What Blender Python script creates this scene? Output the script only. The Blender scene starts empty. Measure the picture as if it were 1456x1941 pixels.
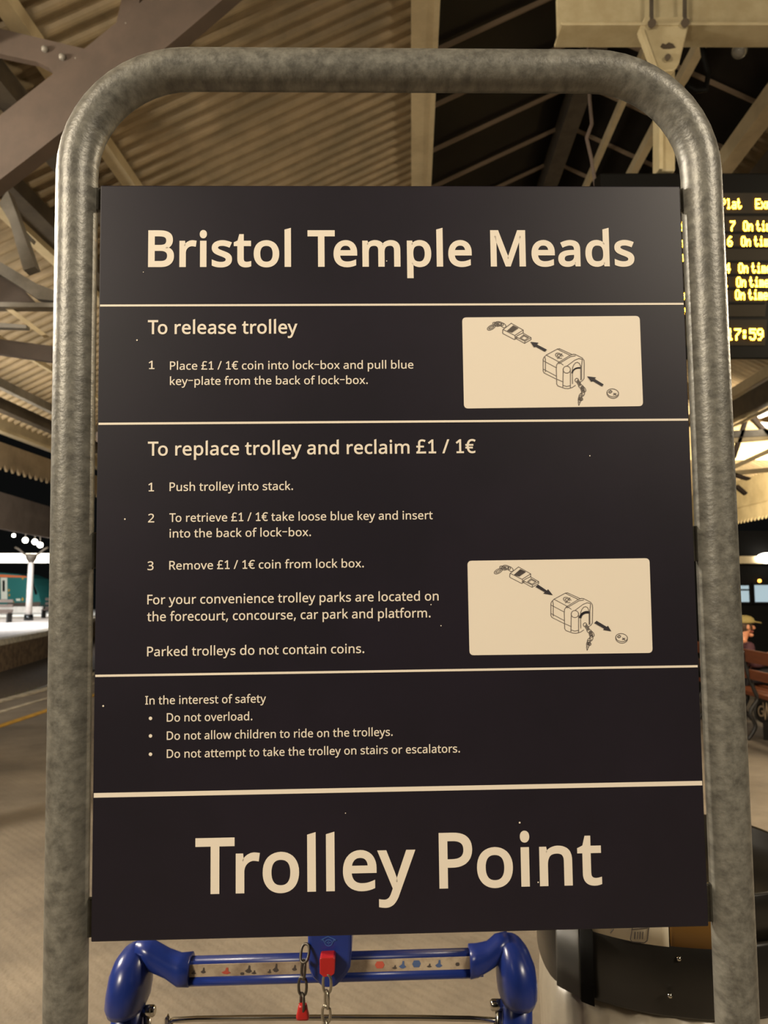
import bpy, math, random
from mathutils import Vector, Matrix
from mathutils.geometry import tessellate_polygon
random.seed(7)
sc = bpy.context.scene
COL = sc.collection

# ------------------------------------------------------------------ camera, world, lights, exposure
CAM_H = 1.6
FPX, CX, CY, HOR = 1458.0, 728.0, 970.5, 1112.0
PITCH = math.atan((HOR - CY) / FPX)
cam_d = bpy.data.cameras.new('camera')
cam = bpy.data.objects.new('camera', cam_d)
COL.objects.link(cam)
cam_d.sensor_fit = 'VERTICAL'
cam_d.sensor_height = 24.0
cam_d.lens = FPX / 1941.0 * 24.0
cam_d.clip_start = 0.05
cam_d.clip_end = 300
cam_d.dof.use_dof = True
cam_d.dof.focus_distance = 0.80
cam.location = (0, 0, CAM_H)
cam.rotation_euler = (math.pi / 2 + PITCH, 0, 0)
sc.camera = cam
cam_d.dof.aperture_fstop = 8.0

sc.view_settings.view_transform = 'Standard'
sc.view_settings.look = 'None'
sc.view_settings.gamma = 1
sc.view_settings.use_curve_mapping = False
sc.view_settings.exposure = 0.0

w = bpy.data.worlds.new('night'); sc.world = w
w.use_nodes = True
bg = w.node_tree.nodes['Background']
bg.inputs[0].default_value = (0.5, 0.52, 0.5, 1)
bg.inputs[1].default_value = 0.007

def area(name, loc, target, size, power, col, spread=180):
    l = bpy.data.lights.new(name, 'AREA')
    l.shape = 'RECTANGLE'; l.size, l.size_y = size
    l.energy = power; l.color = col; l.spread = math.radians(spread)
    o = bpy.data.objects.new(name, l); COL.objects.link(o)
    o.location = loc
    d = Vector(target) - Vector(loc)
    o.rotation_euler = d.to_track_quat('-Z', 'Y').to_euler()
    return o
WARM = (1.0, 0.87, 0.68)
NEUT = (1.0, 0.90, 0.74)
# platform luminaires under the canopy, then the added fill lights (all outside the frame unless a fitting is built for them)
area('platform_lamp_behind_right', (3.3, -2.6, 4.4), (0.1, 0.8, 1.5), (1.4, 0.5), 215, WARM)
area('platform_lamp_behind_left', (-3.6, -2.6, 4.4), (-0.1, 0.8, 1.5), (1.4, 0.5), 150, WARM)
area('platform_lamp_left', (-4.7, 2.9, 4.0), (-0.4, 0.8, 1.75), (1.4, 0.5), 620, NEUT)
area('platform_lamp_right', (4.8, 4.2, 3.9), (3.0, 5.5, 0), (1.3, 0.4), 330, (1, .84, .6))
area('roof_fill_uplight', (-2.6, -1.5, 3.0), (-1.4, 8.5, 5.9), (0.8, 0.3), 150, WARM)  # added low uplight, rakes the roof so the corrugations show; no real fitting
area('left_roof_fill', (-4.9, 6.2, 2.9), (-4.2, 9.2, 4.3), (1.2, 0.3), 120, (1.0, .93, .82))  # added fill aimed upward to brighten the roof at the left
area('valance_fill', (-5.0, 8.2, 2.5), (-5.5, 12.3, 3.6), (1.0, 0.3), 70, NEUT)  # added fill that lifts the left valance and eave beam
area('far_fascia_fill', (-5.7, 15.5, 2.9), (-11.5, 20, 3.8), (1.2, 0.3), 420, NEUT)  # added fill so the far canopy fascia does not go black

# ------------------------------------------------------------------ helpers
_cp, _sp = math.cos(PITCH), math.sin(PITCH)
def ray(px, py):
    X, Yd = (px - CX) / FPX, (py - CY) / FPX
    return Vector((X, _cp + Yd * _sp, _sp - Yd * _cp))
EYE = Vector((0, 0, CAM_H))
def at(px, py, Y):
    """world point at ground-plan distance Y on the sight line of a photo point"""
    r = ray(px, py)
    return EYE + r * (Y / r.y)
def on_plane(px, py, p, n):
    r = ray(px, py)
    return EYE + r * ((Vector(p) - EYE).dot(n) / r.dot(n))
def ground(px, py, z=0.0):
    r = ray(px, py)
    return EYE + r * ((z - CAM_H) / r.z)

ROOT = {}
def tag(o, label=None, cat=None, group=None, kind=None):
    if label: o['label'] = label
    if cat: o['category'] = cat
    if group: o['group'] = group
    if kind: o['kind'] = kind
    return o
def thing(name, label, cat, loc, group=None, mat4=None):
    o = bpy.data.objects.new(name, None); COL.objects.link(o)
    o.empty_display_size = 0.1
    M4 = mat4 if mat4 is not None else Matrix.Translation(Vector(loc))
    o.matrix_world = M4
    ROOT[o.name] = M4.inverted()
    return tag(o, label, cat, group)

class MB:
    def __init__(s): s.v = []; s.f = []; s.smooth = []
    def add(s, vs, fs, smooth=False):
        b = len(s.v); s.v += [Vector(p) for p in vs]
        for f in fs:
            s.f.append([b + i for i in f]); s.smooth.append(smooth)
        return s
    def box(s, lo, hi, T=None):
        (a, b, c), (d, e, f) = lo, hi
        vs = [Vector(p) for p in ((a,b,c),(d,b,c),(d,e,c),(a,e,c),(a,b,f),(d,b,f),(d,e,f),(a,e,f))]
        if T is not None: vs = [T @ p for p in vs]
        return s.add(vs, [(0,3,2,1),(4,5,6,7),(0,1,5,4),(1,2,6,5),(2,3,7,6),(3,0,4,7)])
    def bar(s, p, q, wd, ht, up=(0,0,1)):
        """rectangular bar from p to q"""
        p, q = Vector(p), Vector(q); d = (q - p).normalized()
        r = d.cross(Vector(up)).normalized(); u = r.cross(d)
        vs = []
        for c in (p, q):
            for sx, sy in ((-1,-1),(1,-1),(1,1),(-1,1)):
                vs.append(c + r * sx * wd / 2 + u * sy * ht / 2)
        return s.add(vs, [(0,3,2,1),(4,5,6,7),(0,1,5,4),(1,2,6,5),(2,3,7,6),(3,0,4,7)])
    def tube(s, path, r, n=12, caps=True, closed=False):
        P = [Vector(p) for p in path]; m = len(P)
        rr = r if isinstance(r, (list, tuple)) else [r] * m
        t0 = (P[1] - P[0]).normalized()
        u = t0.orthogonal().normalized(); rings = []; pt = t0
        for i in range(m):
            if closed: t = (P[(i+1) % m] - P[i-1]).normalized()
            elif i == 0: t = t0
            elif i == m-1: t = (P[i] - P[i-1]).normalized()
            else: t = ((P[i+1] - P[i]).normalized() + (P[i] - P[i-1]).normalized()).normalized()
            q = pt.rotation_difference(t); u = q @ u; pt = t
            wv = t.cross(u)
            rings.append([P[i] + (u * math.cos(2*math.pi*k/n) + wv * math.sin(2*math.pi*k/n)) * rr[i] for k in range(n)])
        return s.loft(rings, caps and not closed, closed)
    def loft(s, rings, caps=True, closed=False, smooth=True):
        n = len(rings[0]); vs = [p for r in rings for p in r]; fs = []
        m = len(rings)
        for i in range(m if closed else m - 1):
            a, b = i * n, ((i + 1) % m) * n
            for k in range(n):
                k2 = (k + 1) % n
                fs.append((a + k, a + k2, b + k2, b + k))
        s.add(vs, fs, smooth)
        if caps:
            b = len(s.v) - len(vs)
            s.f.append([b + i for i in range(n)][::-1]); s.smooth.append(False)
            s.f.append([b + (m-1)*n + i for i in range(n)]); s.smooth.append(False)
        return s
    def prism(s, pts, off):
        """outline (3-D, planar, may be concave) extruded by the vector off"""
        P = [Vector(p) for p in pts]; n = len(P); off = Vector(off)
        tr = tessellate_polygon([P])
        vs = P + [p + off for p in P]
        fs = [tuple(t) for t in tr] + [tuple(n + i for i in reversed(t)) for t in tr]
        fs += [(i, (i+1) % n, n + (i+1) % n, n + i) for i in range(n)]
        return s.add(vs, fs)
    def sphere(s, c, r, n=12, m=8, sq=(1,1,1)):
        c = Vector(c); rings = []
        for j in range(1, m):
            a = math.pi * j / m
            rings.append([c + Vector((math.sin(a)*math.cos(2*math.pi*k/n)*r*sq[0], math.sin(a)*math.sin(2*math.pi*k/n)*r*sq[1], math.cos(a)*r*sq[2])) for k in range(n)])
        return s.loft(rings, True)
    def build(s, name, mat, parent=None, T=None, world=True):
        vs = s.v
        if T is not None: vs = [T @ p for p in vs]
        if parent is not None and world:
            r = parent
            while r.parent: r = r.parent
            if r.name in ROOT: vs = [ROOT[r.name] @ p for p in vs]
        me = bpy.data.meshes.new(name)
        me.from_pydata([tuple(p) for p in vs], [], s.f)
        me.polygons.foreach_set('use_smooth', s.smooth)
        import bmesh
        bm = bmesh.new(); bm.from_mesh(me)
        bmesh.ops.recalc_face_normals(bm, faces=bm.faces)
        bm.to_mesh(me); bm.free()
        me.materials.append(mat); me.update()
        o = bpy.data.objects.new(name, me); COL.objects.link(o)
        if parent is not None: o.parent = parent
        return o

def bevel(o, wd, seg=2):
    m = o.modifiers.new('bevel', 'BEVEL'); m.width = wd; m.segments = seg; m.limit_method = 'ANGLE'
    return o

def dup(root, T, label=None):
    """copy of a thing with its parts and sub-parts"""
    r = root.copy(); COL.objects.link(r); r.matrix_world = T
    if label: r['label'] = label
    for ch in root.children:
        c = ch.copy(); COL.objects.link(c); c.parent = r
        for g in ch.children:
            d = g.copy(); COL.objects.link(d); d.parent = c
    return r

# ------------------------------------------------------------------ materials
def lin(c):
    return tuple((x/255/12.92 if x/255 <= .04045 else ((x/255+.055)/1.055)**2.4) for x in c) + (1,)
def mat(name, c, rough=0.6, metal=0.0, c2=None, scale=8.0, bump=0.0, bscale=None, detail=6, emit=None, estr=0, spec=0.5, lo=.4, hi=.62, stretch=None):
    m = bpy.data.materials.new(name); m.use_nodes = True
    nt = m.node_tree; b = nt.nodes['Principled BSDF']
    b.inputs['Base Color'].default_value = c if len(c) == 4 else tuple(c) + (1,)
    b.inputs['Roughness'].default_value = rough
    b.inputs['Metallic'].default_value = metal
    b.inputs['Specular IOR Level'].default_value = spec
    if c2 is not None or bump:
        tc = nt.nodes.new('ShaderNodeTexCoord'); src = tc.outputs['Object']
        if stretch:
            mp = nt.nodes.new('ShaderNodeMapping'); mp.inputs['Scale'].default_value = stretch
            nt.links.new(src, mp.inputs['Vector']); src = mp.outputs['Vector']
    if c2 is not None:
        n = nt.nodes.new('ShaderNodeTexNoise'); n.inputs['Scale'].default_value = scale; n.inputs['Detail'].default_value = detail
        n.inputs['Roughness'].default_value = .65
        r = nt.nodes.new('ShaderNodeValToRGB')
        r.color_ramp.elements[0].color = c; r.color_ramp.elements[1].color = c2
        r.color_ramp.elements[0].position = lo; r.color_ramp.elements[1].position = hi
        nt.links.new(src, n.inputs['Vector']); nt.links.new(n.outputs['Fac'], r.inputs['Fac'])
        nt.links.new(r.outputs['Color'], b.inputs['Base Color'])
    if bump:
        n2 = nt.nodes.new('ShaderNodeTexNoise'); n2.inputs['Scale'].default_value = bscale or scale * 3; n2.inputs['Detail'].default_value = 4
        bp = nt.nodes.new('ShaderNodeBump'); bp.inputs['Strength'].default_value = bump; bp.inputs['Distance'].default_value = .01
        nt.links.new(src, n2.inputs['Vector']); nt.links.new(n2.outputs['Fac'], bp.inputs['Height'])
        nt.links.new(bp.outputs['Normal'], b.inputs['Normal'])
    if emit:
        b.inputs['Emission Color'].default_value = emit if len(emit) == 4 else tuple(emit) + (1,)
        b.inputs['Emission Strength'].default_value = estr
    return m

GALV = mat('galvanised_steel', lin((78,76,70)), .42, .2, lin((124,122,113)), 60, .08, 150, 10, lo=.34, hi=.70, stretch=(1.6,1.6,.55), spec=.7)
NAVY = mat('navy_sign_face', lin((21,17,26)), .40, 0, lin((25,20,30)), 5, spec=.42)
EDGE = mat('sign_edge', lin((30,28,32)), .5)
CREAM = mat('cream_vinyl', lin((214,204,188)), .5)
LINE = mat('thin_grey_print', lin((112,104,98)), .6)
INK = mat('black_print', lin((38,34,40)), .6)
BRK = mat('bracket_steel', lin((70,68,62)), .5, .5, lin((95,92,84)), 30)
ROOFM = mat('painted_corrugated_sheet', lin((156,136,104)), .65, 0, lin((132,116,88)), 2.2, .05, 40)
ROOFD = mat('grey_corrugated_sheet', lin((150,144,130)), .7, 0, lin((120,115,104)), 1.8)
BARM = mat('glazing_bar_paint', lin((122,104,84)), .6)
GLZ = mat('night_dark_roof_glass', lin((22,19,15)), .5, 0, lin((30,26,21)), 1.5, spec=.2)  # opaque near-black colour stands for the unlit night behind the panes
STEELW = mat('cream_painted_steel', lin((206,188,150)), .5, 0, lin((188,170,134)), 3)
STEELB = mat('brown_painted_steel', lin((84,70,60)), .65, 0, lin((74,62,53)), 3)
STEELG = mat('grey_painted_steel', lin((140,134,124)), .55, 0, lin((118,112,102)), 4)
STEELD = mat('dark_painted_steel', lin((70,62,52)), .55, 0, lin((84,75,62)), 5)
SIGNB = mat('ivory_bracket_paint', lin((186,172,136)), .45, 0, lin((174,158,122)), 6)
RUST = mat('chipped_paint_spot', lin((70,58,42)), .8)
BLACK = mat('black_casing', lin((9,8,6)), .6, spec=.08)
SCREEN = mat('display_screen', lin((30,24,12)), .4, spec=.2)
LED = mat('amber_led', (.9,.55,.05), .5, emit=(1,.50,.03,1), estr=22)
BLUE = mat('blue_plastic', lin((30,50,124)), .28, 0, lin((27,44,112)), 6)
BLUED = mat('dark_blue_plastic', lin((20,36,98)), .35)
BLUEL = mat('worn_blue_print', lin((60,95,160)), .5)
RED = mat('red_plastic', lin((175,34,32)), .35)
CHROME = mat('chrome', lin((190,185,172)), .18, 1)
CHAINM = mat('chain_steel', lin((165,158,142)), .3, .9)
CHAIND = mat('tarnished_chain', lin((90,84,76)), .4, .8)
STRIP = mat('scuffed_sticker', lin((176,160,138)), .5, 0, lin((140,122,102)), 26)
PICT_R = mat('red_pictogram', lin((178,80,62)), .6)
PICT_B = mat('blue_pictogram', lin((70,90,130)), .6)
PICT_K = mat('dark_pictogram', lin((70,62,58)), .6)
BINK = mat('black_bin_plastic', lin((24,22,19)), .3, 0, lin((34,31,27)), 4)
BING = mat('grey_bin_clip', lin((72,70,64)), .45)
SACK = mat('translucent_sack', lin((168,158,140)), .3, 0, lin((150,140,124)), 5, .25, 12)
STICK = mat('white_bin_sticker', lin((226,216,192)), .5)
AMBER = mat('ochre_sticker', lin((112,78,22)), .5)
FLOORM = None
COPING = mat('coping_stone', lin((206,194,170)), .8, 0, lin((160,150,132)), 6)
YELLOW = mat('yellow_line_paint', lin((196,150,52)), .7, 0, lin((170,128,46)), 9)
TRACK = mat('ballast', lin((52,42,32)), .95, 0, lin((74,60,44)), 14, .5, 30)
WALLB = mat('platform_face_brick', lin((120,98,72)), .9, 0, lin((84,66,48)), 5, .3)
GRASS = mat('weeds', lin((88,92,40)), .9)
FARFL = mat('far_platform_paving', lin((214,206,198)), .7, 0, lin((196,188,180)), 3)
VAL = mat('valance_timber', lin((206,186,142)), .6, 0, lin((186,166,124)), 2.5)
VALB = mat('darker_valance_timber', lin((140,122,96)), .7, 0, lin((120,104,80)), 2.5)  # valance timber in a darker tone, for the left edge
FARROOF = mat('far_canopy_cladding', lin((146,130,118)), .8, 0, lin((132,117,106)), 1.5)
TRAING = mat('green_train_paint', lin((44,104,100)), .35)
TRAIND = mat('dark_train_glass', lin((14,18,18)), .15)
TRAINW = mat('pale_train_paint', lin((214,212,196)), .4)
ORANGE = mat('orange_cantrail', lin((216,110,60)), .5)
LAMP = mat('lit_lamp', (1,.95,.85), .5, emit=(1,.93,.80,1), estr=14)
GLOWW = mat('lit_tube_and_soffit', (1,.95,.85), .5, emit=(1,.90,.72,1), estr=5)  # fluorescent tubes; the same glow imitates the lit far soffit
SIGNAL = mat('orange_signal', (1,.4,.05), .5, emit=(1,.42,.06,1), estr=5)
WINB = mat('lit_blue_window', lin((90,120,135)), .3, emit=(.5,.62,.68,1), estr=.75)
KIOSK = mat('dark_kiosk_paint', lin((12,11,10)), .8, spec=.15)
WOOD = mat('varnished_bench_wood', lin((128,72,42)), .45, 0, lin((104,56,32)), 10, stretch=(1,.1,1))
IRON = mat('black_cast_iron', lin((28,25,22)), .5)
IRONL = mat('worn_iron_letters', lin((150,130,104)), .5)
SKIN = mat('skin', lin((214,146,108)), .5)
COATM = mat('maroon_jacket_cloth', lin((84,48,54)), .85, 0, lin((70,40,46)), 30)
TROU = mat('dark_trouser_cloth', lin((36,34,38)), .85)
CAPM = mat('khaki_cap_cloth', lin((158,140,84)), .85)
HAIR = mat('grey_brown_hair', lin((74,58,44)), .8)
GLASS = mat('lamp_glass', lin((190,185,170)), .08, 0, spec=.8)
GLASS.node_tree.nodes['Principled BSDF'].inputs['Transmission Weight'].default_value = .8

def floor_mat():
    m = bpy.data.materials.new('platform_tarmac'); m.use_nodes = True
    nt = m.node_tree; b = nt.nodes['Principled BSDF']
    tc = nt.nodes.new('ShaderNodeTexCoord')
    n = nt.nodes.new('ShaderNodeTexNoise'); n.inputs['Scale'].default_value = 1.1; n.inputs['Detail'].default_value = 9; n.inputs['Roughness'].default_value = .7
    r = nt.nodes.new('ShaderNodeValToRGB')
    r.color_ramp.elements[0].color = lin((104,95,84)); r.color_ramp.elements[1].color = lin((142,130,114))
    r.color_ramp.elements[0].position = .35; r.color_ramp.elements[1].position = .66
    nt.links.new(tc.outputs['Object'], n.inputs['Vector']); nt.links.new(n.outputs['Fac'], r.inputs['Fac'])
    nt.links.new(r.outputs['Color'], b.inputs['Base Color'])
    wv = nt.nodes.new('ShaderNodeTexWave'); wv.wave_type = 'BANDS'; wv.bands_direction = 'DIAGONAL'
    wv.inputs['Scale'].default_value = 9; wv.inputs['Distortion'].default_value = .6
    n3 = nt.nodes.new('ShaderNodeTexNoise'); n3.inputs['Scale'].default_value = 60; n3.inputs['Detail'].default_value = 5
    ad = nt.nodes.new('ShaderNodeMath'); ad.operation = 'MULTIPLY_ADD'; ad.inputs[1].default_value = .35
    nt.links.new(tc.outputs['Object'], wv.inputs['Vector']); nt.links.new(tc.outputs['Object'], n3.inputs['Vector'])
    nt.links.new(wv.outputs['Fac'], ad.inputs[0]); nt.links.new(n3.outputs['Fac'], ad.inputs[2])
    bp = nt.nodes.new('ShaderNodeBump'); bp.inputs['Strength'].default_value = .45; bp.inputs['Distance'].default_value = .008
    nt.links.new(ad.outputs[0], bp.inputs['Height']); nt.links.new(bp.outputs['Normal'], b.inputs['Normal'])
    b.inputs['Roughness'].default_value = .55
    return m
FLOORM = floor_mat()

# ------------------------------------------------------------------ setting: platforms, tracks, canopy
def S(o): o['kind'] = 'structure'; return o
def Wd(x, y, z): return Vector((x + .036 * y, y, z))
def strip(name, m, inner, outer, z0, z1):
    """slab between two plan polylines"""
    mb = MB(); pts = [Vector((x, y, z1)) for x, y in inner] + [Vector((x, y, z1)) for x, y in reversed(outer)]
    mb.prism(pts, (0, 0, z0 - z1)); return S(mb.build(name, m))
EDGE_N = [(-6.15,-5),(-5.80,3),(-5.44,10.9),(-5.36,12.2),(-5.42,16),(-6.4,25),(-11,45)]
EDGE_F = [(-10.6,-5),(-10.75,10),(-11.46,22.96),(-12.1,27.8),(-13.4,34),(-16,45),(-19,55)]
def off(pl, d): return [(x + d, y) for x, y in pl]
strip('floor', FLOORM, off(EDGE_N, .02), [(x, y) for x, y in ((9.4,-5),(9.4,10),(9.6,20),(9.8,45))], -.9, 0)
strip('trim_1', COPING, off(EDGE_N, -.02), off(EDGE_N, .13), -.9, .012)
def band(name, m, dx0, dx1):
    mb = MB(); a = off(EDGE_N, dx0)[:5]; b = off(EDGE_N, dx1)[:5]
    mb.prism([Vector((x, y, .006)) for x, y in a] + [Vector((x, y, .006)) for x, y in reversed(b)], (0, 0, -.005)); return S(mb.build(name, m))
band('trim_2', COPING, .52, .60)
band('trim_3', YELLOW, 1.05, 1.16)
strip('floor_track_bed', TRACK, off(EDGE_F, -.3), off(EDGE_N, .3), -1.3, -.95)
strip('floor_far_platform', FARFL, [(-45,-5),(-45,10),(-45,25),(-45,55)], off(EDGE_F, 0), -1.3, -.002)
strip('trim_4', COPING, off(EDGE_F, -.35), off(EDGE_F, .02), -.16, .02)
strip('wall_far_platform_face', WALLB, off(EDGE_F, -.02), off(EDGE_F, .006), -1.2, -.16)
mb = MB()
for k in range(260):
    x, y = random.uniform(-5.75, -5.5), random.uniform(8, 13)
    h = random.uniform(.04, .16)
    b = Vector((x, y, -.16)); t = b + Vector((random.uniform(-.05,.05), random.uniform(-.05,.05), h))
    mb.add([b, b + Vector((.014, 0, 0)), t, b + Vector((0, .012, 0))], [(0,1,2),(1,3,2),(3,0,2)])
g = mb.build('trackside_weeds', GRASS); tag(g, 'thin green weeds growing along the foot of the near platform edge', 'weeds', kind='stuff')
S(MB().box((-5.86, 7.5, -.95), (-5.44, 13.5, -.15)).build('trim_ballast_shoulder', TRACK))
# rails
rails = thing('railway_track', 'running rails of the track beside the platform edge', 'track', (-8.3, 10, -.95))
for nx in (-6.7, -8.13):
    mb = MB(); P = [Vector((nx + .02 * y if y < 12 else nx + .24 - .02 * (y - 12) ** 1.4, y, -.86)) for y in (-4, 4, 12, 18, 26, 36)]
    for p, q in zip(P, P[1:]): mb.bar(p, q, .07, .14)
    mb.build('rail', BRK, rails)

# canopy roof: corrugated slopes, night-dark glazing between the ridge and the valley beams
X_EAVE, X_BEAM, X_RIDGE, X_RB, X_EAVE2 = -5.7, .2, 2.0, 3.9, 9.2
def zl(x): return 6.55 + .49 * x
def zr(x): return 8.51 - .49 * x
def corr(name, m, xa, xb, zf, y0, y1, sheet=1.32, pitch=.165):
    mb = MB(); vs = []; rows = [xa, xb]; col = []
    y = y0; step = pitch / 10
    i = 0; n = int((y1 - y0) / step)
    for k in range(n + 1):
        y = y0 + k * step; s = ((y - y0) % sheet) / sheet
        if k and s < step / sheet: col += [(y - .0155, .13), (y - .001, .13)]      # open lap joint
        c_ = math.cos(2 * math.pi * (y - y0) / pitch); z = .03 * math.copysign(abs(c_) ** .6, c_)
        col.append((y, z))
    vs = [Wd(x, yy, zf(x) + dz) for (yy, dz) in col for x in rows]
    fs = [(2*k, 2*k+1, 2*k+3, 2*k+2) for k in range(len(col) - 1)]
    mb.add(vs, fs, False); o = mb.build(name, m); sd = o.modifiers.new('t', 'SOLIDIFY'); sd.thickness = .01; sd.offset = 1
    return S(o)
corr('ceiling', ROOFM, X_EAVE, X_BEAM, zl, -4.6, 26)
corr('ceiling_right', ROOFM, X_RB, X_EAVE2, zr, -4.6, 26)
def slab(name, m, xa, xb, zf, y0, y1, t=.02, lift=.05):
    mb = MB(); a, b, c, d = (Wd(xa, y0, zf(xa)+lift), Wd(xb, y0, zf(xb)+lift), Wd(xb, y1, zf(xb)+lift), Wd(xa, y1, zf(xa)+lift))
    mb.prism([a, b, c, d], (0, 0, t)); return S(mb.build(name, m))
slab('ceiling_glazing_left', GLZ, X_BEAM, X_RIDGE, zl, -4.6, 26)
slab('ceiling_glazing_right', GLZ, X_RIDGE, X_RB, zr, -4.6, 26)
for nm, xa, xb, zf in (('trim_glazing_bars_left', X_BEAM, X_RIDGE, zl), ('trim_glazing_bars_right', X_RIDGE, X_RB, zr)):
    mb = MB(); y = -4.2
    while y < 26:
        mb.bar(Wd(xa, y, zf(xa)), Wd(xb, y, zf(xb)), .022, .045); y += .85
    S(mb.build(nm, BARM))

def purlin(name, m, x, z, wd, ht, y0=-4.5, y1=26, label=None, cat='roof beam', group=None):
    mb = MB(); mb.bar(Wd(x, y0, z), Wd(x, y1, z), wd, ht); o = mb.build(name, m)
    return tag(o, label, cat, group)
vb = thing('roof_beam', 'wide cream roof beam between the corrugated sheets and the dark glazing', 'roof beam', Wd(.12, 8, 6.45))
MB().bar(Wd(.12, -4.5, 6.47), Wd(.12, 26, 6.47), .22, .20).build('web', STEELW, vb)
MB().bar(Wd(.225, -4.5, 6.36), Wd(.225, 26, 6.36), .045, .05).build('flange', STEELW, vb)
purlin('ridge_beam', STEELD, 1.97, 7.36, .20, .3, label='dark ridge beam where the two glazed roof slopes meet')
purlin('roof_purlin', STEELW, 2.42, 7.10, .06, .10, label='thin cream purlin just right of the dark ridge beam', group=None)
purlin('roof_purlin', STEELW, 2.86, 6.92, .09, .12, label='cream purlin under the glazing ending behind the departure board')
purlin('roof_purlin', STEELW, 3.6, 6.42, .18, .20, label='broad pale beam at the right under the glazed slope')
purlin('roof_purlin', STEELD, 3.95, 6.20, .12, .26, label='dark beam beside the broad pale beam at the right')
purlin('roof_purlin', STEELW, 4.5, 6.1, .12, .12, label='outermost cream purlin at the right roof slope')
purlin('roof_purlin', STEELW, -2.52, 5.22, .12, .10, label='cream purlin crossing under the corrugated roof beside the brown arch')
purlin('roof_purlin', STEELD, -2.80, 5.02, .16, .16, label='dark purlin close beside the cream one left of the sign')
purlin('roof_purlin', STEELW, -3.45, 4.78, .11, .10, label='cream purlin left of the sign post near the top')
purlin('roof_purlin', STEELD, -3.30, 4.86, .22, .14, label='dark purlin resting against the left cream purlin')
purlin('eave_purlin', STEELW, -4.0, 4.0, .04, .05, label='thin cream purlin under the corrugated roof left of the sign post')
purlin('eave_purlin', STEELG, -4.6, 3.86, .07, .10, label='grey beam above the cream eave beam at the left')
purlin('eave_purlin', STEELD, -5.0, 3.80, .12, .14, label='dark beam just above the cream eave beam')
purlin('eave_beam', STEELW, -5.55, 3.77, .12, .19, label='cream eave beam running above the saw toothed valance', cat='roof beam')
def valance(name, x, z0, z1, m, y0, y1, pitch, label):
    mb = MB(); pts = [Wd(x, y0, z1)]; y = y0
    while y < y1:
        pts += [Wd(x, y, z0 + .09), Wd(x, y + pitch / 2, z0)]; y += pitch
    pts += [Wd(x, y, z0 + .09), Wd(x, y, z1)]
    mb.prism(pts, (.03, 0, 0)); return tag(mb.build(name, m), label, 'valance')
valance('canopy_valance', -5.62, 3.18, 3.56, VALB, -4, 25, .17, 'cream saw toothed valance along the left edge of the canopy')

def member(name, m, pts, Y, t, label=None, cat='roof member', parent=None, group=None):
    """steel member lying in a cross frame of the roof that stands at distance Y"""
    mb = MB(); mb.prism([at(x, y, Y) for x, y in pts], (0, t, 0))
    o = mb.build(name, m, parent)
    if label: tag(o, label, cat, group)
    return o
# near cross frame: arched brown brace with gusset, left of the sign
fr = thing('roof_bracket', 'big brown arched steel bracket crossing the upper left corner', 'roof bracket', (-3.35, 4.5, 0))
arch = []
for k in range(13):
    t = k / 12; x = -220 + t * 860; arch.append((x, 343 - x * .83 - 0.00012 * (x - 300) ** 2 + 13))
up = [(x - 56, y - 84) for x, y in arch]
member('arched_rib', STEELB, arch + up[::-1], 4.5, .06, parent=fr)
mb = MB(); lo = [at(x, y, 4.5) for x, y in arch]; 
for p, q in zip(lo, lo[1:]): mb.bar(p + Vector((0,.03,0)), q + Vector((0,.03,0)), .12, .02, up=(0,0,1))
mb.build('rib_flange', STEELB, fr)
member('gusset_plate', STEELB, [(-40,40),(0,54),(100,78),(205,103),(240,108),(150,215),(88,268),(96,178),(110,162),(106,145),(92,128),(70,117),(0,102),(-40,92)], 4.53, .05, parent=fr)
member('strut', STEELB, [(232,-10),(266,-10),(258,45),(232,92),(198,112),(218,55)], 4.58, .06, parent=fr)
mb = MB()
for x, y in ((85,93),(118,108),(145,114),(240,48)): mb.sphere(at(x, y, 4.52), .022, 8, 6)
mb.build('bolt', STEELG, fr)
mb = MB(); mb.tube([(-3.35,4.6,0),(-3.35,4.6,.25),(-3.35,4.6,.3),(-3.35,4.6,4.9)], [.17,.17,.11,.10], 16); mb.build('column', STEELB, fr)
# lower left lattice
lt = thing('roof_truss', 'grey lattice roof truss seen left of the sign below the brown bracket', 'roof truss', (-3.0, 5.7, 3.3))
member('diagonal_strut', STEELG, [(-2,385),(14,360),(30,402),(66,505),(44,512),(18,420)], 5.6, .1, parent=lt)
member('diagonal_strut', STEELG, [(36,425),(62,452),(58,458),(34,436)], 5.7, .06, parent=lt)
member('arched_chord', STEELG, [(-30,490),(0,496),(40,520),(70,538),(130,560),(130,574),(70,566),(40,545),(0,520),(-30,512)], 5.6, .12, parent=lt)
member('web_plate', STEELB, [(-30,512),(0,520),(40,545),(66,572),(-30,574)], 5.66, .03, parent=lt)
member('tie_bar', STEELG, [(-30,572),(130,574),(130,582),(-30,581)], 5.55, .1, parent=lt)
member('brace', STEELW, [(6,583),(20,583),(88,634),(78,636)], 5.6, .06, parent=lt)
member('brace', STEELG, [(-20,610),(50,616),(50,622),(-20,620)], 5.7, .06, parent=lt)
member('brace', STEELB, [(-20,640),(130,660),(130,690),(-20,668)], 6.2, .06, parent=lt)
for i in range(1, 3):
    T = Matrix.Translation(lt.matrix_world.translation + Vector((.02 * i - .4 * i, 3.4 * i, -.1 * i)))
    dup(lt, T, ['', 'second grey lattice truss behind the first left of the sign', 'furthest grey lattice truss left of the sign'][i])

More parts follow.
